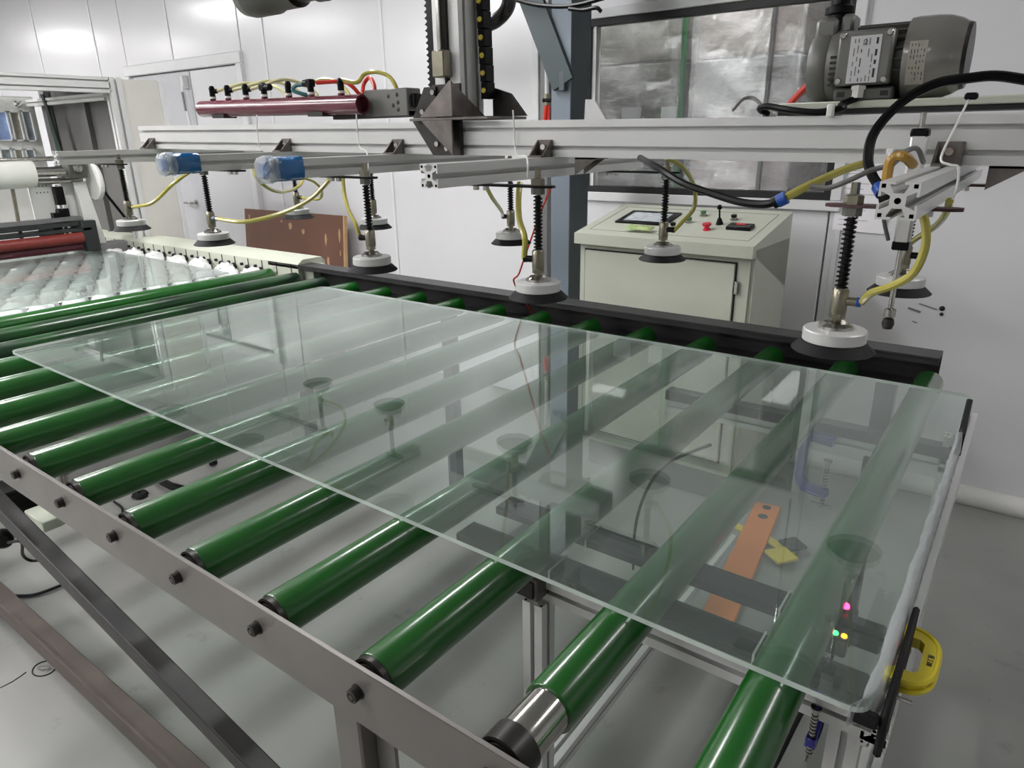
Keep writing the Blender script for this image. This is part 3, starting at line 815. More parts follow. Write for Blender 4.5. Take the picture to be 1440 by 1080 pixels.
tag(MB().tube([(0.472, 0.183, 0.010), (0.530, 0.234, 0.010), (0.549, 0.324, 0.010)], .006, rubber_m).build('thin_cable'), 'short black cable on the floor under the brace', 'cable')
# pen-drawn ring with a line on the floor (flat marking)
c = (0.949, 0.097, 0.001)
mk = MB()
mk.tube([(c[0] + .038 * math.cos(a * PI / 12), c[1] + .03 * math.sin(a * PI / 12), .001) for a in range(25)], .0022, ink_m, n=5, sub=1)
mk.tube([(0.921, 0.058, 0.001), (0.931, 0.018, 0.001), (0.928, -0.032, 0.001)], .0015, ink_m, n=5, sub=2)
mk.tube([(c[0] + .02 * math.cos(a * .7) + .005 * math.sin(a * 3), c[1] + .014 * math.sin(a * .9), .001) for a in range(14)], .0012, greyink_m, n=5, sub=3)
tag(mk.build('floor_marking'), 'hand-drawn black ring with a tail line on the floor', 'marking')

# ------------------------------------------------------------------ gantry with its cross beams
def zt(x): return 1.552 + (2.2 - x) * .012        # top of the main beam: it hangs a little out of level
TILT = math.atan(.012)
gn = empty('gantry', (0, 0, 0)); tag(gn, 'aluminium gantry with a wide beam, upright column and cross beams over the conveyor', 'gantry')
mb = profile('x', 0, 0, .62 - 2.0, 4.2 - 2.0, .08, .072, 2, 1, name='main_beam', parent=gn)
# two slots on the front face: profile turned so that its height carries two slots
mb.data = profile('x', 0, 0, .62 - 2.0, 4.2 - 2.0, .06, .072, 1, 2, name='tmp', parent=gn).data
for o in [o for o in col.objects if o.name.startswith('tmp')]: bpy.data.objects.remove(o)
mb.location = (2.0, .89, zt(2.0) - .036); mb.rotation_euler = (0, TILT, 0)
bxs = {1: (.70, .55), 2: (1.425, .50), 3: (1.86, .475), 4: (2.29, .50), 5: (3.022, .45)}
CB = .040
for k, (x, ye) in bxs.items():
    zc = zt(x) - .072 - CB / 2 - .0005
    o = profile('y', 0, 0, ye, 1.28, CB, CB, name='cross_beam', parent=gn); o.location = (x, 0, zc)
    bk = MB()
    for sx in (-1, 1):      # small angle brackets on the beam's front face
        bk.prism([(.86, zc + CB / 2), (.82, zc + CB / 2), (.825, zc + CB / 2 + .004), (.857, zc + CB / 2 + .034), (.86, zc + CB / 2 + .034)], 'x', x + sx * .016 - .002, x + sx * .016 + .002, bracket_m)
    bk.bb(x - .016, x + .016, .855, .86, zc + CB / 2, zc + CB / 2 + .034, bracket_m).bb(x - .016, x + .016, .82, .86, zc + CB / 2, zc + CB / 2 + .004, bracket_m)
    bk.lathe((x, .855, zc + CB / 2 + .02), (0, -1, 0), [(0, .006), (.006, .006), (.006, 0)], chrome_m, n=8)
    bk.build('angle_bracket', gn)
# second bracket, hanging under the beam beside the two right cross beams
for x in (2.36, 3.075):
    z = zt(x) - .072
    b = MB().prism([(x, z), (x + .055, z), (x, z - .035)], 'y', .864, .868, bracket_m).prism([(x, z), (x + .055, z), (x, z - .035)], 'y', .90, .904, bracket_m)
    b.bb(x, x + .055, .864, .904, z - .004, z, bracket_m).build('gusset_bracket', gn)

b = MB().prism([((2.344, 0.930, 1.554)[0], 1.545), ((2.346, 0.930, 1.590)[0], (2.346, 0.930, 1.590)[2]), ((2.367, 0.930, 1.589)[0], (2.367, 0.930, 1.589)[2]), ((2.399, 0.930, 1.553)[0], 1.545)], 'y', .925, .931, alu_m)
plabel(b.build('gusset_bracket', gn), 'pale triangular gusset on top of the beam')
# column with rack, guide rail and drag chain
cx0, cx1 = 1.99, 2.064
colm = profile('z', (cx0 + cx1) / 2, .90, 1.56, 2.6, cx1 - cx0, .08, 1, 2, m=alu_m, name='column', parent=gn)
rk = MB().bb(1.962, 1.99, .872, .90, 1.6, 2.6, black_m)
for j in range(72):
    z = 1.605 + j * .0125
    rk.prism([(1.962, z), (1.955, z + .0045), (1.962, z + .009)], 'y', .872, .90, black_m)
plabel(rk.build('toothed_rack', gn), 'black toothed rack')
gr = MB().bb(2.014, 2.034, .846, .86, 1.655, 2.6, dsteel_m, bev=.002).bb(2.02, 2.028, .838, .846, 1.655, 2.6, chrome_m)
plabel(gr.build('guide_rail', gn), 'oily steel guide rail')
MB().bb(2.006, 2.042, .832, .86, 1.645, 1.70, brass_m, bev=.003).build('carriage_block', gn)
ch = MB()
for j in range(28):
    z = 1.60 + j * .036
    dx = .012 * max(0, 1 - j / 8)
    ch.box((2.078 + dx, .925, z + .018), (.018, .03, .0356), black_m, bev=.0015)
ch.build('drag_chain', gn)
yd = MB()
for j in range(0, 28):
    z = 1.60 + j * .036; dx = .012 * max(0, 1 - j / 8)
    yd.lathe((2.078 + dx, .910, z + .018), (0, -1, 0), [(0, .003), (.005, .003), (.006, 0)], hazy_m, n=12)
yd = yd.build('chain_pin', gn); yd['kind'] = 'stuff'
# bracket assembly at the foot of the column
zb = 1.556
bs = MB()
bs.bb(1.935, 2.165, .825, .97, zb, zb + .006, bracket_m, bev=.001)
bs.prism([(1.925, zb + .007), (1.965, zb + .072), (2.0, zb + .072), (2.0, zb + .007)], 'y', .848, .856, dsteel_m)
bs.bb(1.985, 2.068, .852, .859, zb + .007, zb + .076, dsteel_m)
bs.prism([(2.085, zb + .007), (2.085, zb + .07), (2.135, zb + .055), (2.178, zb + .007)], 'y', .948, .956, dsteel_m)
bs.prism([(1.925, zb), (2.068, zb), (2.068, zb - .075), (1.985, zb - .075)], 'y', .846, .858, dsteel_m)
for (x, z) in ((1.995, zb + .06), (2.04, zb + .06), (1.96, zb + .02), (2.0, zb - .05), (2.03, zb - .06), (2.0, zb - .02)):
    bs.lathe((x, .847, z), (0, -1, 0), [(0, .006), (.006, .006), (.0065, 0)], chrome_m, n=10)
bs.build('foot_bracket', gn)
gp = MB()
gp.prism([(1.972, zb + .008), (2.064, zb + .008), (2.064, zb + .08)], 'y', .822, .827, bracket_m)
gp.prism([(.822, zb + .008), (.822, zb + .08), (.94, zb + .008)], 'x', 2.064, 2.069, bracket_m)
gp.prism([(1.975, zb), (2.066, zb), (2.066, zb - .074)], 'y', .822, .827, bracket_m)
gp.build('gusset_plate', gn)
# drive motor and cable loop at the top of the column
mo = MB()
mo.lathe((1.60, .90, 1.895), (-1, 0, 0), [(0, 0), (.046, 0), (.046, .03), (.04, .034), (.04, .10), (.05, .11), (.05, .20), (.056, .21), (.056, .30), (.05, .33), (0, .335)], black_m, n=30,
         mats=[black_m, dsteel_m, black_m, black_m, black_m, pumpdark_m, pumpdark_m, pumpdark_m, pumpgrey_m, pumpgrey_m])
r = empty('drive_motor', (0, 0, 0)); tag(r, 'black cylindrical drive motor at the top edge above the maroon air manifold', 'motor')
mo.build('motor_body', r); MB().bb(1.60, 1.99, .87, .93, 1.89, 1.93, dsteel_m, bev=.004).build('motor_mount', r)
pm('dark_sleeve', (40, 36, 36), rough=.2, var=.4, scale=30, coat=.5)
r = tag(MB().tube([(2.031, 1.000, 1.763), (2.065, 1.000, 1.773), (2.090, 1.000, 1.790), (2.100, 1.000, 1.815), (2.099, 1.000, 1.851)], .016, MATS['dark_sleeve'], n=12).build('sleeved_hose'),
        'black sleeved hose bundle looping right of the column top', 'hose')

# ------------------------------------------------------------------ vacuum cups
cups = [  # stem x, y, beam index, label
    (.80, .69, 1, 'front-row vacuum cup farthest from the pump, over the white wheels'),
    (1.285, .68, 2, 'front-row vacuum cup just left of the first blue bag'),
    (1.958, .655, 3, 'front-row vacuum cup below the column foot, third from the far end'),
    (2.42, .642, 4, 'front-row vacuum cup on the short cross beam, second nearest the pump'),
    (2.945, .622, 5, 'largest nearest vacuum cup under the right cross beam, with the amber hose'),
    (1.01, 1.18, 1, 'back-row vacuum cup in front of the brown board'),
    (1.425, 1.16, 2, 'back-row vacuum cup hiding behind the third front-row stem'),
    (1.985, 1.145, 3, 'back-row vacuum cup just left of the red wire'),
    (2.437, 1.145, 4, 'back-row vacuum cup in front of the control cabinet'),
    (2.958, 1.085, 5, 'back-row vacuum cup at the right behind the pneumatic rod')]
ZC = 1.238
def make_cup():
    r = empty('vacuum_cup', (0, 0, 0))
    p = MB().lathe((0, 0, 0), (0, 0, 1), [(.0, .009), (.036, .008), (.0545, 0), (.056, .0015), (.046, .011), (.040, .016), (0, .016)], rubber_m, n=40).build('rubber_lip', r)
    p = MB().lathe((0, 0, 0), (0, 0, 1), [(0, .014), (.041, .014), (.0425, .0155), (.0425, .030), (.041, .0315), (.024, .033), (0, .033)], alu_m, n=40).build('metal_disc', r)
    MB().lathe((0, 0, 0), (0, 0, 1), [(.024, .032), (.023, .037), (.016, .041), (.016, .038), (.0, .038)], chrome_m, n=30).cyl((0, 0, .036), (0, 0, .052), .0065, brass_m, n=12).lathe((0, 0, .047), (0, 0, 1), [(0, 0), (.011, 0), (.011, .008), (0, .008)], brass_m, n=6).build('collar_nut', r)
    MB().lathe((0, 0, .054), (0, 0, 1), [(0, 0), (.0105, 0), (.0115, .002), (.0115, .033), (.009, .036), (0, .036)], brass_m, n=12).build('hose_fitting', r)
    MB().cyl((0, 0, .088), (0, 0, .2), .0038, chrome_m, n=12).build('stem', r)
    b = MB(); n = 15
    b.tube([(.0072 * math.cos(a * PI / 4), .0072 * math.sin(a * PI / 4), .09 + a * .096 / (8 * n)) for a in range(8 * n + 1)], .0017, black_m, n=5, sub=1)
    b.cyl((0, 0, .09), (0, 0, .186), .0052, rubber_m, n=10)
    b.build('spring', r)
    MB().lathe((0, 0, .188), (0, 0, 1), [(0, 0), (.0125, 0), (.0125, .011), (0, .011)], pumpgrey_m, n=6).lathe((0, 0, .2035), (0, 0, 1), [(0, 0), (.0125, 0), (.0125, .011), (.006, .013), (.0055, .028), (0, .028)], brass_m, n=6).build('lock_nut', r)
    return r
cup0 = make_cup(); made = []
for i, (x, y, bi, lb) in enumerate(cups):
    o = cup0 if i == 0 else copy_tree(cup0)
    o.rotation_euler = (0, 0, random.uniform(-.4, .4))
    plate_z = zt(bxs[bi][0]) - .072 - CB - .001       # top of the mounting plate
    o.location = (x, y, plate_z - .0035 - .2)
    tag(o, lb, 'vacuum cup', 'vacuum cups of the gantry')
    made.append(o)
    bx = bxs[bi][0]
    s = 1 if x > bx else -1
    xa = x + s * .034
    xb = bx - s * .05
    pl = MB()
    lo, hi = min(xa, xb), max(xa, xb)
    ww = .026
    poly = [(lo + .01, -ww / 2), (hi - .01, -ww / 2), (hi, -ww / 2 + .008), (hi, ww / 2 - .008), (hi - .01, ww / 2), (lo + .01, ww / 2), (lo, ww / 2 - .008), (lo, -ww / 2 + .008)]
    pl.prism([(a, y + b) for a, b in poly], 'z', plate_z - .004, plate_z, black_m if bi != 5 else pm('maroon_plate', (74, 44, 44), rough=.4) if 'maroon_plate' not in MATS else MATS['maroon_plate'])
    for dx in (-.012, .012):
        pl.lathe((bx + dx, y, plate_z - .004), (0, 0, -1), [(.006, 0), (.006, .008), (.0, .008)], chrome_m, n=8)
    pl.build('cup_plate', gn)
# red-blue push fittings with hoses
def side_fit(x, y, z, d, ring):
    a = Vector((x, y, z)); d = Vector(d).normalized()
    return MB().cyl(a + d * .009, a + d * .022, .0062, black_m if ring is None else brass_m, n=12).cyl(a + d * .022, a + d * .028, .0068, ring or black_m, n=12)
def cz(i): return made[i].location.z
def hose(pts, r, m, label, name='air_hose'):
    return tag(MB().tube(pts, r, m, n=8).build(name), label, 'hose')
for i, d, rg in ((4, (1, .1, 0), blue_m), (1, (1, 0, 0), blue_m), (5, (1, 0, 0), None), (8, (1, 0, 0), None), (0, (1, 0, 0), None), (2, (-1, -.2, 0), None), (7, (-1, 0, 0), None), (3, (-1, -.2, 0), None), (9, (1, 0, 0), None), (6, (-1, 0, 0), None)):
    f = side_fit(0, 0, .072, d, rg).build('side_port', made[i])
    f.rotation_euler = (0, 0, -made[i].rotation_euler.z)
def port(i, d, L=.028):
    v = Vector(d).normalized() * L
    return (made[i].location.x + v.x, made[i].location.y + v.y, cz(i) + .072)
hose([port(4, (1, .1, 0)), (2.987, 0.600, 1.317), (3.013, 0.580, 1.333), (3.035, 0.570, 1.353), (3.044, 0.560, 1.385), (3.041, 0.560, 1.411), (3.032, 0.570, 1.430), (3.022, 0.600, 1.442), (3.013, 0.650, 1.452)], .0052, tube_y_m, 'yellow hose looping from the nearest vacuum cup up to the right cross beam')
hose([(3.048, 0.700, 1.431), (3.043, 0.740, 1.411), (3.022, 0.850, 1.380), (2.983, 1.000, 1.341), (2.960, 1.080, 1.315)], .005, tube_y_m, 'yellow hose from the right cross beam end to the rear cup')
hose([port(1, (1, 0, 0)), (1.417, 0.690, 1.313), (1.488, 0.720, 1.325), (1.545, 0.760, 1.346), (1.588, 0.800, 1.376), (1.620, 0.840, 1.423), (1.611, 0.860, 1.433)], .0058, tube_y_m, 'long yellow hose sagging from the second cup toward the third cross beam')
hose([port(0, (1, 0, 0)), (0.922, 0.710, 1.342), (0.970, 0.750, 1.390), (0.983, 0.800, 1.423), (0.985, 0.840, 1.440)], .0055, tube_y_m, 'yellow hose rising from the farthest vacuum cup to the first blue bag')
hose([(1.341, 0.800, 1.443), (1.352, 0.800, 1.416), (1.334, 0.850, 1.385), (1.262, 0.950, 1.368), (1.203, 1.050, 1.377), (1.168, 1.100, 1.400), (1.163, 1.100, 1.416)], .005, tube_y_m, 'yellow hose hanging in a loop below the second cross beam')
hose([(1.311, 0.820, 1.438), (1.289, 0.900, 1.421), (1.257, 1.000, 1.411), (1.214, 1.100, 1.390), (1.190, 1.150, 1.356), (1.145, 1.170, 1.325), port(5, (1, 0, 0))], .0045, tube_y_m, 'thin yellow hose ending at the cup before the brown board')
hose([(1.774, 0.750, 1.435), (1.785, 0.740, 1.399), (1.842, 0.700, 1.364), (1.908, 0.660, 1.339), port(2, (-1, -.2, 0))], .0048, tube_y_m, 'yellow hose running down beside the third front-row stem')
hose([(2.170, 0.800, 1.430), (2.153, 0.850, 1.391), (2.064, 1.000, 1.344), port(7, (-1, 0, 0))], .0045, tube_y_m, 'yellow hose down to the back-row cup left of the red wire')
hose([(2.324, 0.720, 1.435), (2.335, 0.700, 1.406), (2.366, 0.660, 1.372), (2.399, 0.630, 1.345), port(3, (-1, -.2, 0))], .0058, tube_y_m, 'yellow hose hanging beside the short cross beam cup')
hose([(2.547, 0.900, 1.476), (2.559, 0.950, 1.457), (2.544, 1.050, 1.414), (2.519, 1.120, 1.362), (2.485, 1.140, 1.327), port(8, (1, 0, 0))], .0048, tube_y_m, 'yellow hose curving to the cup before the control cabinet')
# amber and black hoses round the right cross beam
BK = [(3.122, 0.800, 1.576), (3.098, 0.800, 1.582), (3.065, 0.790, 1.588), (3.034, 0.780, 1.586), (3.003, 0.760, 1.581), (2.976, 0.740, 1.566), (2.955, 0.720, 1.543), (2.942, 0.700, 1.515), (2.944, 0.680, 1.486), (2.955, 0.660, 1.466), (2.971, 0.640, 1.450)]
hose(BK, .0068, black_m, 'thick black hose arching from the right over the pump plate')
hose([(2.539, 0.800, 1.480), (2.613, 0.720, 1.467), (2.676, 0.680, 1.446), (2.733, 0.660, 1.433), (2.785, 0.640, 1.424), (2.825, 0.630, 1.423), (2.848, 0.630, 1.430)], .0058, black_m, 'black hose sagging before the window to the blue coupling')
b = MB().cyl((2.844, 0.630, 1.428), (2.855, 0.630, 1.434), .0095, blue_m, n=14).cyl((2.838, 0.630, 1.425), (2.846, 0.630, 1.430), .0088, black_m, n=14)
tag(b.build('hose_coupling'), 'blue and black coupling joining the black hose to the yellow one', 'fitting')
hose([(2.853, 0.630, 1.433), (2.869, 0.660, 1.445), (2.887, 0.700, 1.457), (2.906, 0.740, 1.468), (2.928, 0.780, 1.476)], .0062, tube_y_m, 'yellow hose from the blue coupling up to the gantry beam')
hose([(2.888, 0.620, 1.451), (2.911, 0.620, 1.449), (2.937, 0.620, 1.460), (2.959, 0.630, 1.472), (2.978, 0.660, 1.479), (2.987, 0.700, 1.494), (2.994, 0.740, 1.496), (2.999, 0.780, 1.477)], .0035, tube_g_m, 'thin grey cable weaving from the coupling over the right cross beam')
hose([(2.985, 0.600, 1.449), (2.984, 0.600, 1.469), (2.985, 0.600, 1.486), (2.992, 0.600, 1.491), (3.002, 0.600, 1.489), (3.008, 0.620, 1.480)], .0062, tube_a_m, 'amber hose bent over the end of the right cross beam')
tag(MB().cyl((2.971, 0.630, 1.452), (2.979, 0.620, 1.444), .0092, blue_m, n=12).cyl((2.985, 0.600, 1.451), (2.990, 0.600, 1.435), .0105, black_m, n=14).build('hose_coupling'), 'dark elbow coupling at the left of the right cross beam end', 'fitting')
# pneumatic cylinder with rod
r = empty('pneumatic_cylinder', (2.984, .82, 0)); tag(r, 'slim silver pneumatic cylinder with a rod hanging beside the right cross beam', 'cylinder')
MB().box((0, 0, 1.435), (.022, .022, .16), alu_m, bev=.003).build('barrel', r)
MB().box((0, 0, 1.517), (.024, .024, .012), black_m, bev=.002).build('end_cap', r)
MB().box((0, 0, 1.352), (.024, .024, .014), black_m, bev=.002).build('end_cap', r)
MB().cyl((0, 0, 1.35), (0, 0, 1.245), .004, chrome_m, n=10).lathe((0, 0, 1.25), (0, 0, -1), [(.004, -.002), (.009, 0), (.009, .012), (.005, .014)], chrome_m, n=14).build('rod', r)
MB().lathe((0, 0, 1.238), (0, 0, -1), [(0, 0), (.008, .004), (.0095, .012), (.007, .02), (0, .022)], dsteel_m, n=16).build('rod_end', r)
MB().cyl((0, 0, 1.523), (0, 0, 1.545), .004, chrome_m, n=10).build('port', r)
hose([(2.972, .81, 1.49), (2.955, .78, 1.46), (2.957, .79, 1.40), (2.966, .81, 1.36)], .003, tube_g_m, 'thin dark cable lying along the pneumatic cylinder')

# blue bagged beam ends
for k, (bi, lb) in enumerate(((2, 'blue bag taped over the end of the second cross beam'), (3, 'blue bag taped over the end of the third cross beam'))):
    x, ye = bxs[bi]; zc = zt(x) - .072 - CB / 2
    r = empty('blue_bag', (x, ye, zc)); tag(r, lb, 'bag', 'blue bags on beam ends')
    rnd = random.Random(k)
    def puff(y0, y1, s, m, n=20, am=.05):
        b = MB(); vs = []; rows = 9
        for j in range(rows + 1):
            t = j / rows; y = y0 + (y1 - y0) * t
            k2 = s * (1 if t > .35 else .55 + .45 * math.sin(t / .35 * PI / 2))
            for i in range(n):
                a = 2 * PI * i / n
                c_, s_ = math.cos(a), math.sin(a)
                q = .0245 / max(abs(c_), abs(s_)) ** .75 * k2 * (1 + rnd.uniform(-am, am))
                vs.append((q * c_, y, q * s_))
        fs = [(j * n + i, j * n + (i + 1) % n, (j + 1) * n + (i + 1) % n, (j + 1) * n + i) for j in range(rows) for i in range(n)] + [tuple(range(n))]
        return b.add(vs, fs, m)
    puff(-.006, .080, 1.0, bag_m, am=.05).build('bag_body', r)
    plabel(puff(-.014, .018, 1.05, clear_m, am=.12).build('tape', r, smooth=False), 'clear crumpled tape')

# nylon ties standing on the beam
for k, (pts, lb) in enumerate((([(1.330, 0.840, 1.586), (1.316, 0.845, 1.543), (1.307, 0.850, 1.505), (1.324, 0.840, 1.490), (1.308, .80, 1.49)], 'white nylon tie sticking up in front of the maroon manifold, far one'),
                               ([(1.740, 0.840, 1.578), (1.734, 0.845, 1.537), (1.743, 0.840, 1.500), (1.811, 0.800, 1.489), (1.921, 0.700, 1.456)], 'white nylon tie hanging at the near end of the maroon manifold'),
                               ([(2.218, 0.845, 1.572), (2.217, 0.850, 1.537), (2.229, 0.840, 1.485), (2.337, 0.720, 1.485), (2.428, 0.600, 1.479), (2.428, 0.600, 1.453)], 'white nylon tie standing up from the beam right of the column'),
                               ([(3.055, 0.620, 1.555), (3.053, 0.560, 1.527), (3.050, 0.500, 1.493), (3.060, 0.490, 1.486), (3.069, 0.490, 1.483), (3.071, 0.490, 1.464), (3.069, 0.490, 1.450)], 'long white nylon tie round the right cross beam end'))):
    tag(MB().tube(pts, .0013 if k == 3 else .0017, tie_m, n=6).build('cable_tie'), lb, 'tie')
tag(MB().box((3.057, 0.620, 1.558), (.014, .010, .008), black_m, bev=.002).build('plastic_clip'), 'black clip at the top of the long nylon tie', 'clip')
tag(MB().box((2.983, 0.600, 1.496), (.008, .006, .008), tie_m, bev=.001).tube([(2.984, 0.598, 1.495), (2.983, 0.598, 1.484)], .0022, tie_m, sub=1).build('cable_tie'), 'short white tie knotted on the amber hose', 'tie')

# ------------------------------------------------------------------ maroon air manifold
r = empty('air_manifold', (1.36, .88, 1.607)); r.rotation_euler = (0, TILT * 1.3, 0)
tag(r, 'maroon pipe air manifold with black elbow fittings lying on the gantry beam', 'manifold')
L = .362
MB().lathe((-L, 0, 0), (1, 0, 0), [(0, .02), (.018, .008), (.0235, .0), (.0235, 2 * L), (.019, 2 * L), (.019, 2 * L - .02), (0, 2 * L - .02)], darkred_m, n=30).build('pipe', r)
for x in (-.25, .2): MB().bb(x - .03, x + .03, -.022, .022, -.027, -.016, dsteel_m).build('saddle', r)
tops = [-.298, -.218, -.128, -.04, .07, .165, .285]
for j, x in enumerate(tops):
    b = MB().cyl((x, 0, .018), (x, 0, .028), .009, darkred_m, n=12).cyl((x, 0, .028), (x, 0, .034), .0095, tie_m, n=12)
    b.cyl((x, 0, .034), (x, 0, .056), .0085, black_m, n=12).lathe((x, 0, .052), (0, 0, 1), [(.0085, 0), (.0095, .004), (.006, .012), (0, .013)], black_m, n=12)
    if j == 3: b.cyl((x, 0, .052), (x + .03, 0, .052), .009, black_m, n=12).box((x, 0, .052), (.024, .02, .018), black_m, bev=.003)
    elif j == 5: b.cyl((x, 0, .056), (x - .025, 0, .056), .009, black_m, n=12).box((x, 0, .056), (.022, .02, .02), black_m, bev=.003)
    elif j < 3: b.cyl((x, 0, .048), (x + .012, .01, .050), .007, black_m, n=10)
    b.build('elbow_fitting', r)
def MW(x, y, z): return tuple(Vector((1.36, .88, 1.607)) + Matrix.Rotation(TILT * 1.3, 3, 'Y') @ Vector((x, y, z)))
r2 = empty('valve_block', (1.765, .935, 1.603)); tag(r2, 'grey valve block with round ports at the near end of the maroon manifold', 'valve')
b = MB().bb(-.07, .085, -.025, .025, -.033, .033, pumpgrey_m, bev=.003).bb(-.20, .085, -.022, .02, -.034, -.02, dsteel_m)
for (x, z) in ((.02, .016), (.035, -.006), (.05, .018), (.052, 0), (.052, -.016)): b.lathe((x, -.025, z), (0, -1, 0), [(0, .0006), (.0045, .0006), (.0055, .0)], gasket_m, n=12)
b.build('block', r2); MB().bb(.085, .10, -.014, .014, -.012, .02, black_m, bev=.003).build('connector', r2)
hs = [([MW(-.285, .01, .05), (1.127, 0.930, 1.679), (1.146, 0.960, 1.683), (1.159, 1.000, 1.680), (1.210, 1.020, 1.664), (1.252, 1.020, 1.614)], tube_w_m, 'first pale hose arching from the far end of the manifold'),
      ([MW(-.205, .01, .05), (1.224, 0.930, 1.678), (1.231, 0.970, 1.685), (1.264, 1.000, 1.675), (1.306, 1.020, 1.648), (1.326, 1.020, 1.608)], tube_w_m, 'second pale hose arching over the manifold'),
      ([MW(-.115, .01, .05), (1.313, 0.930, 1.679), (1.316, 0.970, 1.684), (1.340, 1.000, 1.673), (1.375, 1.020, 1.645), (1.391, 1.020, 1.606)], tube_w_m, 'third pale hose arching over the manifold'),
      ([MW(.14, 0, .056), (1.512, 0.900, 1.658), (1.471, 0.880, 1.658), (1.464, 0.870, 1.645), (1.488, 0.880, 1.636), (1.507, 0.900, 1.629), (1.486, 0.930, 1.619)], tube_t_m, 'teal hose looping back from the manifold elbow'),
      ([MW(.19, 0, .056), (1.604, 0.920, 1.662), (1.632, 0.930, 1.650), (1.643, 0.950, 1.628), (1.635, 0.970, 1.657), (1.659, 0.970, 1.671), (1.684, 0.960, 1.651), (1.694, 0.950, 1.624)], tube_r_m, 'red hose bending from the manifold to the valve block'),
      ([(1.476, 0.930, 1.667), (1.497, 0.950, 1.674), (1.529, 0.960, 1.669), (1.567, 0.960, 1.649), (1.598, 0.950, 1.628)], tube_y_m, 'yellow hose hopping behind the red hose'),
      ([MW(.285, 0, .06), (1.686, 0.900, 1.655), (1.693, 0.920, 1.674), (1.722, 0.930, 1.679), (1.757, 0.940, 1.669), (1.780, 0.940, 1.648), (1.790, 0.940, 1.621)], tube_y_m, 'yellow hose arching from the last fitting to the valve block')]
for pts, m, lb in hs: hose(pts, .0052, m, lb)

# ------------------------------------------------------------------ vacuum pump
prl = MB().bb(2.74, 4.0, .925, 1.06, -.012, .0, cream_m, bev=.002).bb(2.74, 4.0, .93, 1.055, -.02, -.013, gasket_m)
prl = prl.build('pump_plate', gn); prl.location = (0, 0, 1.568)
vp = empty('vacuum_pump', (2.86, .985, 1.568)); tag(vp, 'grey electric vacuum pump on a plate on the gantry', 'pump')
AX = .062
bd = MB().lathe((-.02, 0, AX), (1, 0, 0), [(0, 0), (.05, 0), (.05, .10), (0, .10)], pumpdark_m, n=40)
for j in range(14):
    a = -PI * .1 + j * PI * 1.2 / 13
    v = Vector((0, math.cos(a), math.sin(a)))
    bd.box(Vector((.032, 0, AX)) + v * .052, (.09, .003, .010), pumpdark_m, rot=Matrix.Rotation(a - PI / 2, 3, 'X'))
bd.build('motor_body', vp)
hd = MB().lathe((-.02, 0, AX - .004), (-1, 0, 0), [(0, -.002), (.054, -.002), (.058, .004), (.058, .022), (.055, .03), (.057, .033), (.057, .052), (.05, .062), (0, .064)], pumpgrey_m, n=40)
for j in range(6):
    hd.box((-.034, -.05 + .0, AX - .036 + j * .0085), (.016, .018, .004), gasket_m)
hd.box((-.062, 0, AX + .046), (.036, .06, .05), pumpgrey_m, bev=.006).box((-.03, 0, AX + .06), (.02, .05, .03), pumpgrey_m, bev=.005)
hd.build('pump_head', vp)
MB().lathe((-.05, 0, AX + .062), (0, 0, 1), [(0, 0), (.018, 0), (.018, .014), (.024, .016), (.024, .026), (.016, .03), (.016, .046), (.011, .052), (0, .053)], black_m, n=14).build('exhaust_filter', vp)
cw = MB().lathe((.066, 0, AX), (1, 0, 0), [(.055, 0), (.062, .0), (.063, .01), (.063, .035), (.061, .055), (.056, .070), (.050, .080), (.048, .086), (0, .086)], cowl_m, n=48,
                mats=[cowl_m] * 6 + [dsteel_m, dsteel_m])
plabel(cw.build('fan_cowl', vp), 'silver rounded fan cowl')
tb = MB().box((0.012, -.058, AX + .002), (.082, .03, .082), pumpgrey_m, bev=.004)
for sx in (-1, 1):
    for sz in (-1, 1): tb.lathe((.012 + sx * .034, -.073, AX + .002 + sz * .034), (0, -1, 0), [(0, .003), (.004, .003), (.0055, 0)], chrome_m, n=12)
tb.build('terminal_box', vp)
lb_ = MB().bb(-.010, .036, -.0742, -.0735, AX - .036, AX + .034, label_m).build('rating_label', vp)
ink = MB()
rnd = random.Random(11)
for j in range(7):
    x = .030 - j * .0055; zz = AX + .03
    while zz > AX - .03:
        w = rnd.uniform(.004, .016)
        if rnd.random() < .75: ink.bb(x - (.0016 if j == 0 else .0007), x + (.0016 if j == 0 else .0007), -.0747, -.0743, max(zz - w, AX - .034), zz, ink_m if j in (0, 4) else greyink_m)
        zz -= w + rnd.uniform(.003, .008)
ink.build('print', lb_)
def lett(txt, size, loc, rot, m, parent, name='lettering'):
    cu = bpy.data.curves.new(name, 'FONT'); cu.body = txt; cu.size = size; cu.extrude = .0002; cu.align_x = 'CENTER'; cu.align_y = 'CENTER'
    cu.materials.append(m)
    o = bpy.data.objects.new(name, cu); col.objects.link(o); o.parent = parent; o.location = loc; o.rotation_euler = rot
    return to_mesh(o)
lett("CE", .008, (.012, -.0749, AX + .024), (PI / 2, PI / 2, 0), ink_m, lb_)
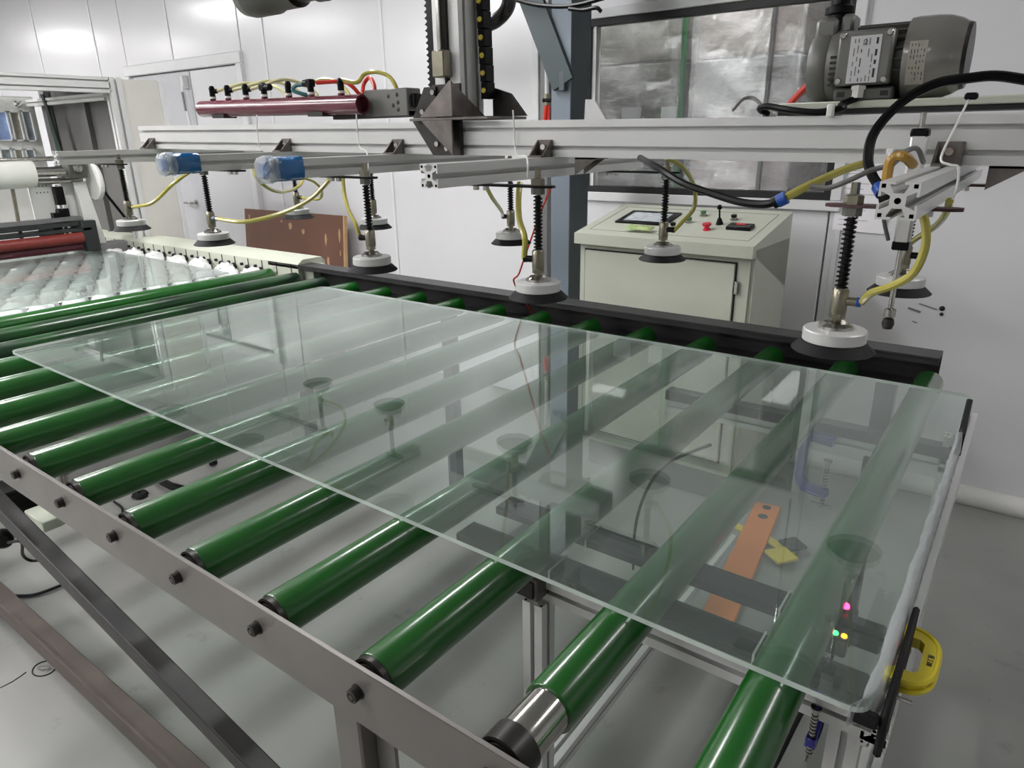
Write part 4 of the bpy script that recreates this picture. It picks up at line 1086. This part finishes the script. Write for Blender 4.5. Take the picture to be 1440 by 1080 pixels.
# plate on the cowl
cl2 = MB(); vs = []
for i in range(9):
    a = math.radians(158 + i * 6.5)
    for x in (.078, .104): vs.append((x, .0637 * math.cos(a) * -1 * -1, AX + .0637 * math.sin(a) * -1 * -1))
vs = []
for i in range(9):
    a = math.radians(-200 + i * 7.5)
    for x in (.074, .100): vs.append((x, .0638 * math.cos(a), AX + .0638 * math.sin(a)))
cl2.add(vs, [(2 * i, 2 * i + 1, 2 * i + 3, 2 * i + 2) for i in range(8)], pm('worn_metal_plate', (164, 160, 148), rough=.4, var=.15, scale=60))
cp = cl2.build('type_plate', vp)
ink = MB()
for j in range(5):
    for i in range(7):
        if rnd.random() < .8:
            a = math.radians(-196 + i * 7.5); a2 = a + math.radians(rnd.uniform(2, 6)); x = .078 + j * .0045
            pts = [(x, .0641 * math.cos(t), AX + .0641 * math.sin(t)) for t in (a, a2)]
            ink.add([pts[0], (pts[0][0] + .0012,) + pts[0][1:], (pts[1][0] + .0012,) + pts[1][1:], pts[1]], [(0, 1, 2, 3)], ink_m)
ink.build('print', cp)
MB().bb(-.03, .06, .035, .06, 0, .02, pumpdark_m, bev=.003).build('foot', vp)
ft = MB().bb(-.03, .06, -.06, -.035, 0, .02, pumpdark_m, bev=.003)
for x in (-.018, .048): ft.bb(x - .006, x + .006, -.0605, -.0595, .006, .014, gasket_m)
ft.build('foot', vp)
MB().cyl((.008, -.060, AX - .036), (.008, -.060, AX - .058), .010, chrome_m, n=6).cyl((.008, -.06, AX - .040), (.008, -.06, AX - .046), .0125, chrome_m, n=6).build('cable_gland', vp)
hose([(2.868, .925, 1.572), (2.85, .905, 1.562), (2.860, 0.870, 1.556), (2.825, 0.860, 1.550), (2.780, 0.860, 1.555), (2.740, 0.870, 1.562), (2.723, 0.880, 1.559), (2.732, 0.900, 1.551)], .0055, black_m, 'black power cable running left from the pump gland', 'power_cable')
hose([(2.728, 0.890, 1.560), (2.688, 0.950, 1.579), (2.668, 0.950, 1.578), (2.650, 0.950, 1.559)], .003, tube_g_m, 'thin dark cable looping above the beam before the pink wrap', 'power_cable')
tag(MB().box((2.846, 0.855, 1.552), (.010, .014, .020), tie_m, bev=.002).build('cable_tie'), 'white tie round the pump power cable', 'tie')
hose([(2.767, 1.000, 1.599), (2.749, 1.000, 1.581), (2.734, 1.000, 1.562)], .006, tube_r_m, 'straight red hose leaving the pump head toward the beam')

# ------------------------------------------------------------------ red wire behind the gantry
hose([(1.982, 1.350, 1.379), (1.930, 1.370, 1.297), (1.846, 1.420, 1.177), (1.789, 1.450, 1.086), (1.734, 1.500, 1.035), (1.70, 1.70, .85)], .003, tube_r_m, 'thin red wire slanting down to the rear rail', 'wire')

# ------------------------------------------------------------------ blue-grey steel post
sp = empty('steel_post', (1.35, 2.4, 0)); tag(sp, 'tall blue-grey steel post with a slanting brace beside the window', 'post')
b = MB().bb(-.053, .046, -.01, -.002, 0, CEIL, post_m)
b.build('front_flange', sp)
MB().bb(.038, .046, -.002, .15, 0, CEIL, postd_m).bb(-.053, .046, .15, .158, 0, CEIL, postd_m).bb(-.053, -.045, -.002, .15, 0, CEIL, postd_m).build('side_web', sp)  # side faces carry the post's shade as a darker colour
dx = MB().bar(((1.326, 2.360, 1.718)[0] - 1.35 + .03, -.05, (1.326, 2.360, 1.718)[2]), ((1.185, 2.360, 2.126)[0] - 1.35 - .02, -.05, (1.185, 2.360, 2.126)[2] + .06), .008, .095, bracep_m, up=(0, -1, 0))
dx = MB()
pA = Vector((1.370, 2.360, 1.727)); pB = Vector((1.119, 2.360, 2.241))
d = (pB - pA).normalized(); s = Vector((d.z, 0, -d.x)) * .058
poly = [pA + s * .95, pB + s * .95, pB - s * .95, pA - s * .95]
dx.prism([(p.x - 1.35, p.z) for p in poly], 'y', -.034, -.012, bracep_m)
dx.build('slanting_brace', sp)
MB().bb(.0, .03, -.035, -.008, 1.70, 1.78, postd_m, bev=.003).build('brace_lug', sp)
tb = tag(MB().bb(.6, 1.62, 2.36, 2.50, 2.13, 2.25, postd_m, bev=.004).build('overhead_beam'), 'slate overhead beam crossing the top of the steel post', 'beam')
hose([(1.006, 2.340, 2.122), (1.206, 2.330, 2.055), (1.351, 2.330, 2.026), (1.463, 2.330, 2.020), (1.588, 2.330, 2.032)], .009, black_m, 'black cable draped along the overhead beam', 'power_cable')
hose([(1.440, 2.300, 2.005), (1.508, 2.300, 1.993), (1.568, 2.300, 1.995), (1.591, 2.300, 1.980)], .008, black_m, 'short black cable end above the window corner', 'power_cable')
r = empty('wall_pipe', (0, 0, 0)); tag(r, 'white wall pipe ending in a small valve with a red hose', 'pipe')
MB().cyl((0.994, 2.800, 2.176), (0.999, 2.800, 1.717), .011, trim_m, n=14).build('pipe', r)
MB().cyl((0.999, 2.800, 1.717), (1.003, 2.800, 1.663), .016, brass_m, n=12).cyl((0.984, 2.790, 1.687), (1.032, 2.790, 1.685), .010, black_m, n=10).build('valve', r)
MB().tube([(0.999, 2.800, 1.663), (0.990, 2.800, 1.622), (0.986, 2.800, 1.581)], .012, tube_r_m, sub=2).tube([(1.012, 2.800, 1.662), (1.012, 2.800, 1.604), (1.012, 2.800, 1.573)], .006, tube_r_m, sub=2).build('red_hose', r)

# ------------------------------------------------------------------ control cabinet
cb = empty('control_cabinet', (1.93, 2.2, 0)); cb.rotation_euler = (0, 0, -.02)
tag(cb, 'cream control cabinet with a sloping desk top under the window', 'cabinet')
hw = .392
yf, yb, zf, zbk = 0.0, .44, 1.118, 1.205
body = MB().prism([(.03, .15), (.42, .15), (.42, 1.19), (.03, 1.07)], 'x', -hw + .015, hw - .015, cream_m)
body.build('body', cb)
MB().bb(-hw + .05, hw - .05, .08, .38, 0, .15, greyp_m).build('plinth', cb)
dk = MB().prism([(yf, zf - .045), (yf, zf), (yb, zbk), (yb, 0.9), (yb - .02, .9), (yf + .04, zf - .045)], 'x', -hw, hw, cream_m)
dk.build('desk_top', cb)
MB().bb(hw - .016, hw, .04, yb, .15, 1.10, cream_m).build('side_panel', cb)
dd = MB().bb(-hw + .045, hw - .07, .018, .03, .21, 1.045, cream_m, bev=.002)
dd = dd.build('door', cb)
MB().bb(-hw + .038, hw - .063, .028, .0295, .203, 1.052, gasket_m).build('door_gap', cb)
MB().bb(hw - .066, hw - .052, .016, .03, .93, .98, chrome_m, bev=.002).build('hinge', dd)
sl = math.atan2(zbk - zf, yb - yf)
RS = Matrix.Rotation(sl, 3, 'X')
def dp(x, t, h=0):     # point on the sloping desk: x across, t up the slope, h proud of it
    return Vector((x, yf, zf)) + RS @ Vector((0, t, h))
lines = MB()
for (a, b_) in (((-.35, .06), (.35, .06)), ((-.35, .06), (-.35, .40)), ((.35, .06), (.35, .40)), ((-.35, .40), (.35, .40))):
    lines.bar(dp(a[0], a[1], .0006), dp(b_[0], b_[1], .0006), .0018, .001, greyink_m)
lines.build('panel_seam', cb)
def desk_empty(name, x, t):
    e = empty(name, dp(x, t), 0, cb); e.rotation_euler = (sl, 0, 0); return e
o = MB().bb(-.12, .12, -.085, .085, -.004, .008, black_m, bev=.002).build('touch_screen', cb); o.location = dp(-.165, .25); o.rotation_euler = (sl, 0, 0)
s_ = MB().bb(-.09, .09, -.06, .055, .0082, .0088, screen_m).build('display', o)
for x, t, mm, nm in ((.055, .33, button_g, 'push_button'), (.035, .23, button_g, 'push_button'), (.0, .15, black_m, 'push_button'), (.20, .30, black_m, 'push_button'), (.145, .155, button_r, 'emergency_stop')):
    k = 1.5 if mm is button_r else 1
    o = MB().lathe((0, 0, 0), (0, 0, 1), [(.016, 0), (.016, .004), (.011, .006), (.010, .012 * k)], chrome_m if mm is not button_r else button_r, n=18)
    o.lathe((0, 0, .010 * k), (0, 0, 1), [(.009, 0), (.012 * k, .004), (.012 * k, .012), (0, .014)], mm, n=18)
    o = o.build(nm, cb); o.location = dp(x, t); o.rotation_euler = (sl, 0, 0)
o = MB().lathe((0, 0, 0), (0, 0, 1), [(.016, 0), (.012, .012), (.008, .024), (.004, .028), (.0035, .06), (.009, .064), (.010, .072), (.006, .08), (0, .081)], black_m, n=16).build('joystick', cb); o.location = dp(.165, .235); o.rotation_euler = (sl, 0, 0)
mt = MB().bb(-.05, .05, -.028, .028, -.004, .014, black_m, bev=.003).build('counter_display', cb); mt.location = dp(.265, .20); mt.rotation_euler = (sl, 0, 0)
MB().bb(-.032, .032, -.008, .016, .0142, .0148, gasket_m).build('display', mt)
lett('0000', .018, (.0, .006, .0155), (0, 0, 0), pm('dim_red_digits', (210, 40, 50), emit=(230, 40, 50), emit_s=.6), mt)
r = empty('cloth', (1.813, 2.270, 1.144)); r.rotation_euler = (sl, 0, .0); tag(r, 'lime green folded cloth lying before the touch screen', 'cloth')
cm = MB(); vs = []; nx, ny = 12, 5
rnd = random.Random(4)
for j in range(ny + 1):
    for i in range(nx + 1):
        vs.append((-.058 + .116 * i / nx + .008 * (j / ny), -.016 + .036 * j / ny, .010 + rnd.uniform(0, .006) - (.012 if i in (0, nx) or j in (0, ny) else 0)))
cm.add(vs, [(j * (nx + 1) + i, j * (nx + 1) + i + 1, (j + 1) * (nx + 1) + i + 1, (j + 1) * (nx + 1) + i) for j in range(ny) for i in range(nx)], sponge_m).build('cloth_sheet', r)

# ------------------------------------------------------------------ brown board leaning on the wall
bd = empty('brown_board', (-1.16, 2.66, .0)); bd.rotation_euler = (-.10, 0, .02); tag(bd, 'brown board with peeled patches leaning on the wall', 'board')
MB().bb(-.56, .55, -.012, .012, 0, 1.03, wood_m, bev=.002).build('sheet', bd)
rnd = random.Random(9)
for (x, z, w, h) in ((-.02, .93, .025, .06), (.12, .90, .02, .04), (.36, .86, .012, .10), (.38, .70, .016, .12), (.50, .90, .012, .10), (-.12, .96, .01, .02), (-.5, .97, .01, .05), (.505, .78, .006, .05)):
    n = 9
    MB().prism([(x + w * math.cos(2 * PI * i / n) * rnd.uniform(.5, 1.1), z + h / 2 * math.sin(2 * PI * i / n) * rnd.uniform(.7, 1.1)) for i in range(n)], 'y', -.0135, -.0118, peel_m).build('peeled_patch', bd)
plabel(MB().bb(.538, .552, -.0135, .012, 0, 1.03, peel_m).build('raw_edge', bd), 'pale raw edge')

# ------------------------------------------------------------------ wheel table with film-wrapped wheels
wt = empty('wheel_table', (0, 0, 0)); tag(wt, 'roller table of white film-wrapped wheels beside the first green roller', 'table')
b = MB().prism([(1.60, .90), (1.60, .965), (1.63, .985), (1.74, .985), (1.76, .965), (1.76, .86), (1.60, .86)], 'x', -2.2, .40, cream_m)
b.prism([(.40, .955), (.47, .94), (.47, .88), (.40, .88)], 'y', 1.63, 1.74, cream_m)
for k in range(21):
    x = -1.95 + k * .115
    b.bb(x - .0015, x + .0015, 1.597, 1.6005, .905, .962, gasket_m)
b.build('side_rail', wt)
MB().bb(-2.2, .12, .0, .03, .86, .92, cream_m).build('side_rail', wt)
for x in (-2.0, .1):
    MB().bb(x - .03, x + .03, 1.64, 1.70, 0, .86, cream_m).build('leg', wt)
MB().bb(-2.2, .13, .05, 1.6, .80, .805, greyp_m).build('tray', wt)
def wheel_mesh(seed):
    rnd = random.Random(seed); b = MB(); vs = []; fs = []; rows, n = 6, 10
    for j in range(rows + 1):
        t = j / rows; y = -.040 + .080 * t
        rr_ = .036 * (.35 + .65 * math.sin(PI * min(max(t, .06), .94)) ** .5)
        for i in range(n):
            a = 2 * PI * i / n; q = rr_ * (1 + rnd.uniform(-.26, .22))
            vs.append((q * math.cos(a), y + rnd.uniform(-.003, .003), q * math.sin(a)))
    fs = [(j * n + i, j * n + (i + 1) % n, (j + 1) * n + (i + 1) % n, (j + 1) * n + i) for j in range(rows) for i in range(n)] + [tuple(range(n)), tuple(range(rows * n, rows * n + n))]
    return b.add(vs, fs, pad_m)
protos = []
nsh = 17
for k in range(nsh):
    x = .118 - k * .115
    sh = MB().cyl((x, .03, .884), (x, 1.6, .884), .006, chrome_m, n=10)
    sh.lathe((x, 1.583, .915), (0, 1, 0), [(0, 0), (.012, 0), (.016, .004), (.016, .012), (.0, .016)], rubber_m, n=14)
    sh.lathe((x - .05, 1.588, .93), (0, 1, 0), [(0, 0), (.007, 0), (.007, .012)], rubber_m, n=8)
    sh.build('shaft', wt)
    off = .0 if k % 2 == 0 else .055
    for j in range(13):
        y = 1.535 - off - j * .118
        if y < .12: continue
        if len(protos) < 6:
            o = wheel_mesh(40 + len(protos)).build('wrapped_wheel', wt, angle=50); protos.append(o)
        else:
            o = copy_obj(protos[(k * 5 + j * 3) % 6], wt); o.rotation_euler = (0, random.choice((0, 1.3, 2.6, 4.1)), 0)
        o.location = (x, y, .884) if y < 1.45 else (x, y, .902)
        if y >= 1.45: o.scale = (1.15, 1.1, 1.1)

# ------------------------------------------------------------------ film laminating machine at the left
lm = empty('laminating_machine', (0, 0, 0)); tag(lm, 'pale aluminium framed laminating machine with a dark opening and red roller', 'machine')
FX = -1.10
profile('y', FX - .03, 1.815, .2, 1.62, .06, .08, 1, 2, name='top_beam', parent=lm)
profile('z', FX - .03, 1.65, 0, 1.857, .06, .07, 1, 1, m=alu_m, name='corner_post', parent=lm)
MB().bb(FX - .05, FX - .01, 1.685, 1.90, 0, 1.85, pm('warm_white_panel', (218, 216, 208), rough=.4, var=.03), bev=.003).build('side_panel', lm)
MB().bb(FX - .05, FX - .005, 1.90, 1.93, 0, 1.85, trim_m, bev=.003).build('edge_post', lm)
profile('x', 1.62, 1.76, -2.6, FX - .06, .04, .04, name='inner_beam', parent=lm)
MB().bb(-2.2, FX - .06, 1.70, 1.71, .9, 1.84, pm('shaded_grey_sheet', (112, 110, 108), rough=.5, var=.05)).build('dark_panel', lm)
MB().bb(-1.60, -1.57, 1.67, 1.70, .9, 1.78, slot_m).build('panel_joint', lm)
# back hatch with framed panes and the machine's rear door
hx = -2.2
ht = MB().bb(hx - .02, hx, .55, 1.645, .95, 1.80, white_m, bev=.006)
ht = ht.build('hatch_panel', lm)
pm('hatch_pane_grey', (146, 154, 160), rough=.15, var=.25, scale=20); pm('hatch_pane_taupe', (152, 148, 138), rough=.15, var=.2, scale=20); pm('hatch_pane_blue', (150, 172, 214), rough=.15, var=.3, scale=14)
for (y0, y1, z0, z1, mm) in ((1.39, 1.475, 1.535, 1.712, 'hatch_pane_blue'), (1.485, 1.545, 1.535, 1.712, 'hatch_pane_taupe'), (1.555, 1.612, 1.53, 1.718, 'hatch_pane_grey'), (1.385, 1.45, 1.415, 1.492, 'hatch_pane_grey'),
                             (1.462, 1.515, 1.415, 1.488, 'hatch_pane_taupe'), (1.527, 1.583, 1.412, 1.486, 'hatch_pane_grey'), (1.535, 1.568, 1.742, 1.772, 'hatch_pane_taupe'), (1.29, 1.38, 1.535, 1.712, 'hatch_pane_blue')):
    if mm not in MATS: pm(mm, (140, 176, 222), rough=.2, var=.15, scale=8)
    f = MB()
    for a in ((y0, y1, z1 - .008, z1), (y0, y1, z0, z0 + .008), (y0, y0 + .008, z0, z1), (y1 - .008, y1, z0, z1)): f.bb(hx, hx + .012, a[0], a[1], a[2], a[3], trim_m)
    f = f.build('hatch_window', ht); 
    MB().bb(hx + .0005, hx + .003, y0 + .008, y1 - .008, z0 + .008, z1 - .008, MATS[mm]).build('pane', f)
MB().bb(-2.13, -2.06, 1.655, 1.69, .9, 1.84, slot_m, bev=.002).build('back_post', lm)
MB().bb(-2.0, FX - .06, 1.25, 1.71, 1.845, 1.855, greyp_m).build('shade_panel', lm)  # partial cover added to shade the sheet inside the opening
gc = MB()
for k in range(5):
    gc.tube([(-1.95 + k * .006, 1.60, 1.80), (-1.915 + k * .004, 1.60, 1.72), (-1.905 + k * .008, 1.60, 1.60), (-1.89 + k * .010, 1.60, 1.48), (-1.87 + k * .012, 1.60, 1.30)], .008, MATS.get('dark_green_cable') or pm('dark_green_cable', (26, 46, 38), rough=.5, var=.3))
tag(gc.build('cable_bundle'), 'dark green cable bundle hanging inside the machine opening', 'cable')
# film roll on its shaft
fr_ = empty('film_roll', (-1.25, 0, 1.372)); tag(fr_, 'large white roll of film on a steel shaft', 'roll')
MB().lathe((0, .25, 0), (0, 1, 0), [(.0, 0), (.072, 0), (.078, .006), (.078, .92), (.072, .94), (.03, .942), (0, .942)], roll_m, n=48).build('film', fr_)
MB().cyl((0, .2, 0), (0, 1.43, 0), .026, chrome_m, n=24).build('shaft', fr_)
b = MB().cyl((-1.21, .25, 1.44), (-1.21, 1.36, 1.44), .012, chrome_m, n=14).cyl((-1.30, .25, 1.32), (-1.30, 1.45, 1.32), .016, chrome_m, n=14)
b.build('guide_bar', lm)
b = MB().bb(-1.29, -1.20, 1.36, 1.45, 1.33, 1.44, pumpdark_m, bev=.006).lathe((-1.19, 1.40, 1.385), (1, 0, 0), [(0, .012), (.02, .01), (.024, 0)], chrome_m, n=18).build('bearing_block', lm)
MB().lathe((-1.22, 1.47, 1.31), (0, 1, 0), [(0, 0), (.10, 0), (.104, .006), (.104, .018), (.10, .024), (0, .024)], white_m, n=40).build('tension_disc', lm)
sp_ = MB().bb(-1.32, -1.24, 1.10, 1.20, 1.02, 1.30, white_m)
sp_ = MB().prism([(1.18, 1.02), (1.18, 1.33), (1.30, 1.33), (1.30, 1.16), (1.285, 1.16), (1.285, 1.02)], 'x', -1.33, -1.32, white_m).prism([(1.345, 1.02), (1.345, 1.31), (1.43, 1.31), (1.50, .95), (1.42, .95)], 'x', -1.33, -1.32, white_m)
for j in range(4):
    for zz in (1.30, 1.265): sp_.bb(-1.3195, -1.3185, 1.215 + j * .018, 1.22 + j * .018, zz - .007, zz, ink_m)
sp_.build('slotted_plate', lm)
MB().bb(-1.33, -1.28, 1.295, 1.34, 1.19, 1.29, black_m, bev=.004).bb(-1.33, -1.29, 1.29, 1.35, 1.10, 1.17, black_m, bev=.004).bb(-1.33, -1.28, 1.26, 1.29, 1.03, 1.15, black_m).cyl((-1.30, 1.315, 1.02), (-1.30, 1.315, 1.3), .008, chrome_m).build('air_cylinder', lm)
MB().prism([(1.40, .93), (1.395, 1.31), (1.45, 1.31), (1.50, .93)], 'x', -1.28, -1.25, white_m).build('side_plate', lm)
MB().cyl((-1.30, 1.08, 1.0), (-1.30, 1.10, 1.32), .010, brass_m, n=10).build('upright_rod', lm)
MB().cyl((-1.2, 1.52, 1.25), (-1.2, 1.66, 1.0), .008, black_m, n=10).build('stay_rod', lm)
MB().bb(-1.30, -1.22, .2, 1.38, 1.075, 1.10, machine_b, bev=.003).bb(-1.28, -1.23, .2, 1.38, 1.105, 1.125, slot_m).bb(-1.29, -1.20, .2, 1.41, 1.045, 1.065, machine_b, bev=.003).build('cross_bar', lm)
MB().bb(-1.34, -1.2, 1.36, 1.44, .93, 1.10, machine_b, bev=.004).build('bearing_block', lm)
plabel(MB().lathe((-1.2, .15, 1.012), (0, 1, 0), [(0, 0), (.03, 0), (.03, 1.2), (0, 1.2)], red_m, n=30).build('red_roller', lm), 'red rubber pressing roller')
plabel(MB().lathe((-1.24, .15, .965), (0, 1, 0), [(0, 0), (.028, 0), (.028, 1.2), (0, 1.2)], darkred_m, n=30).build('red_roller', lm), 'dark red lower roller')
MB().bb(-1.34, -1.22, 1.44, 1.62, .88, .96, greyp_m, bev=.004).build('base_block', lm)
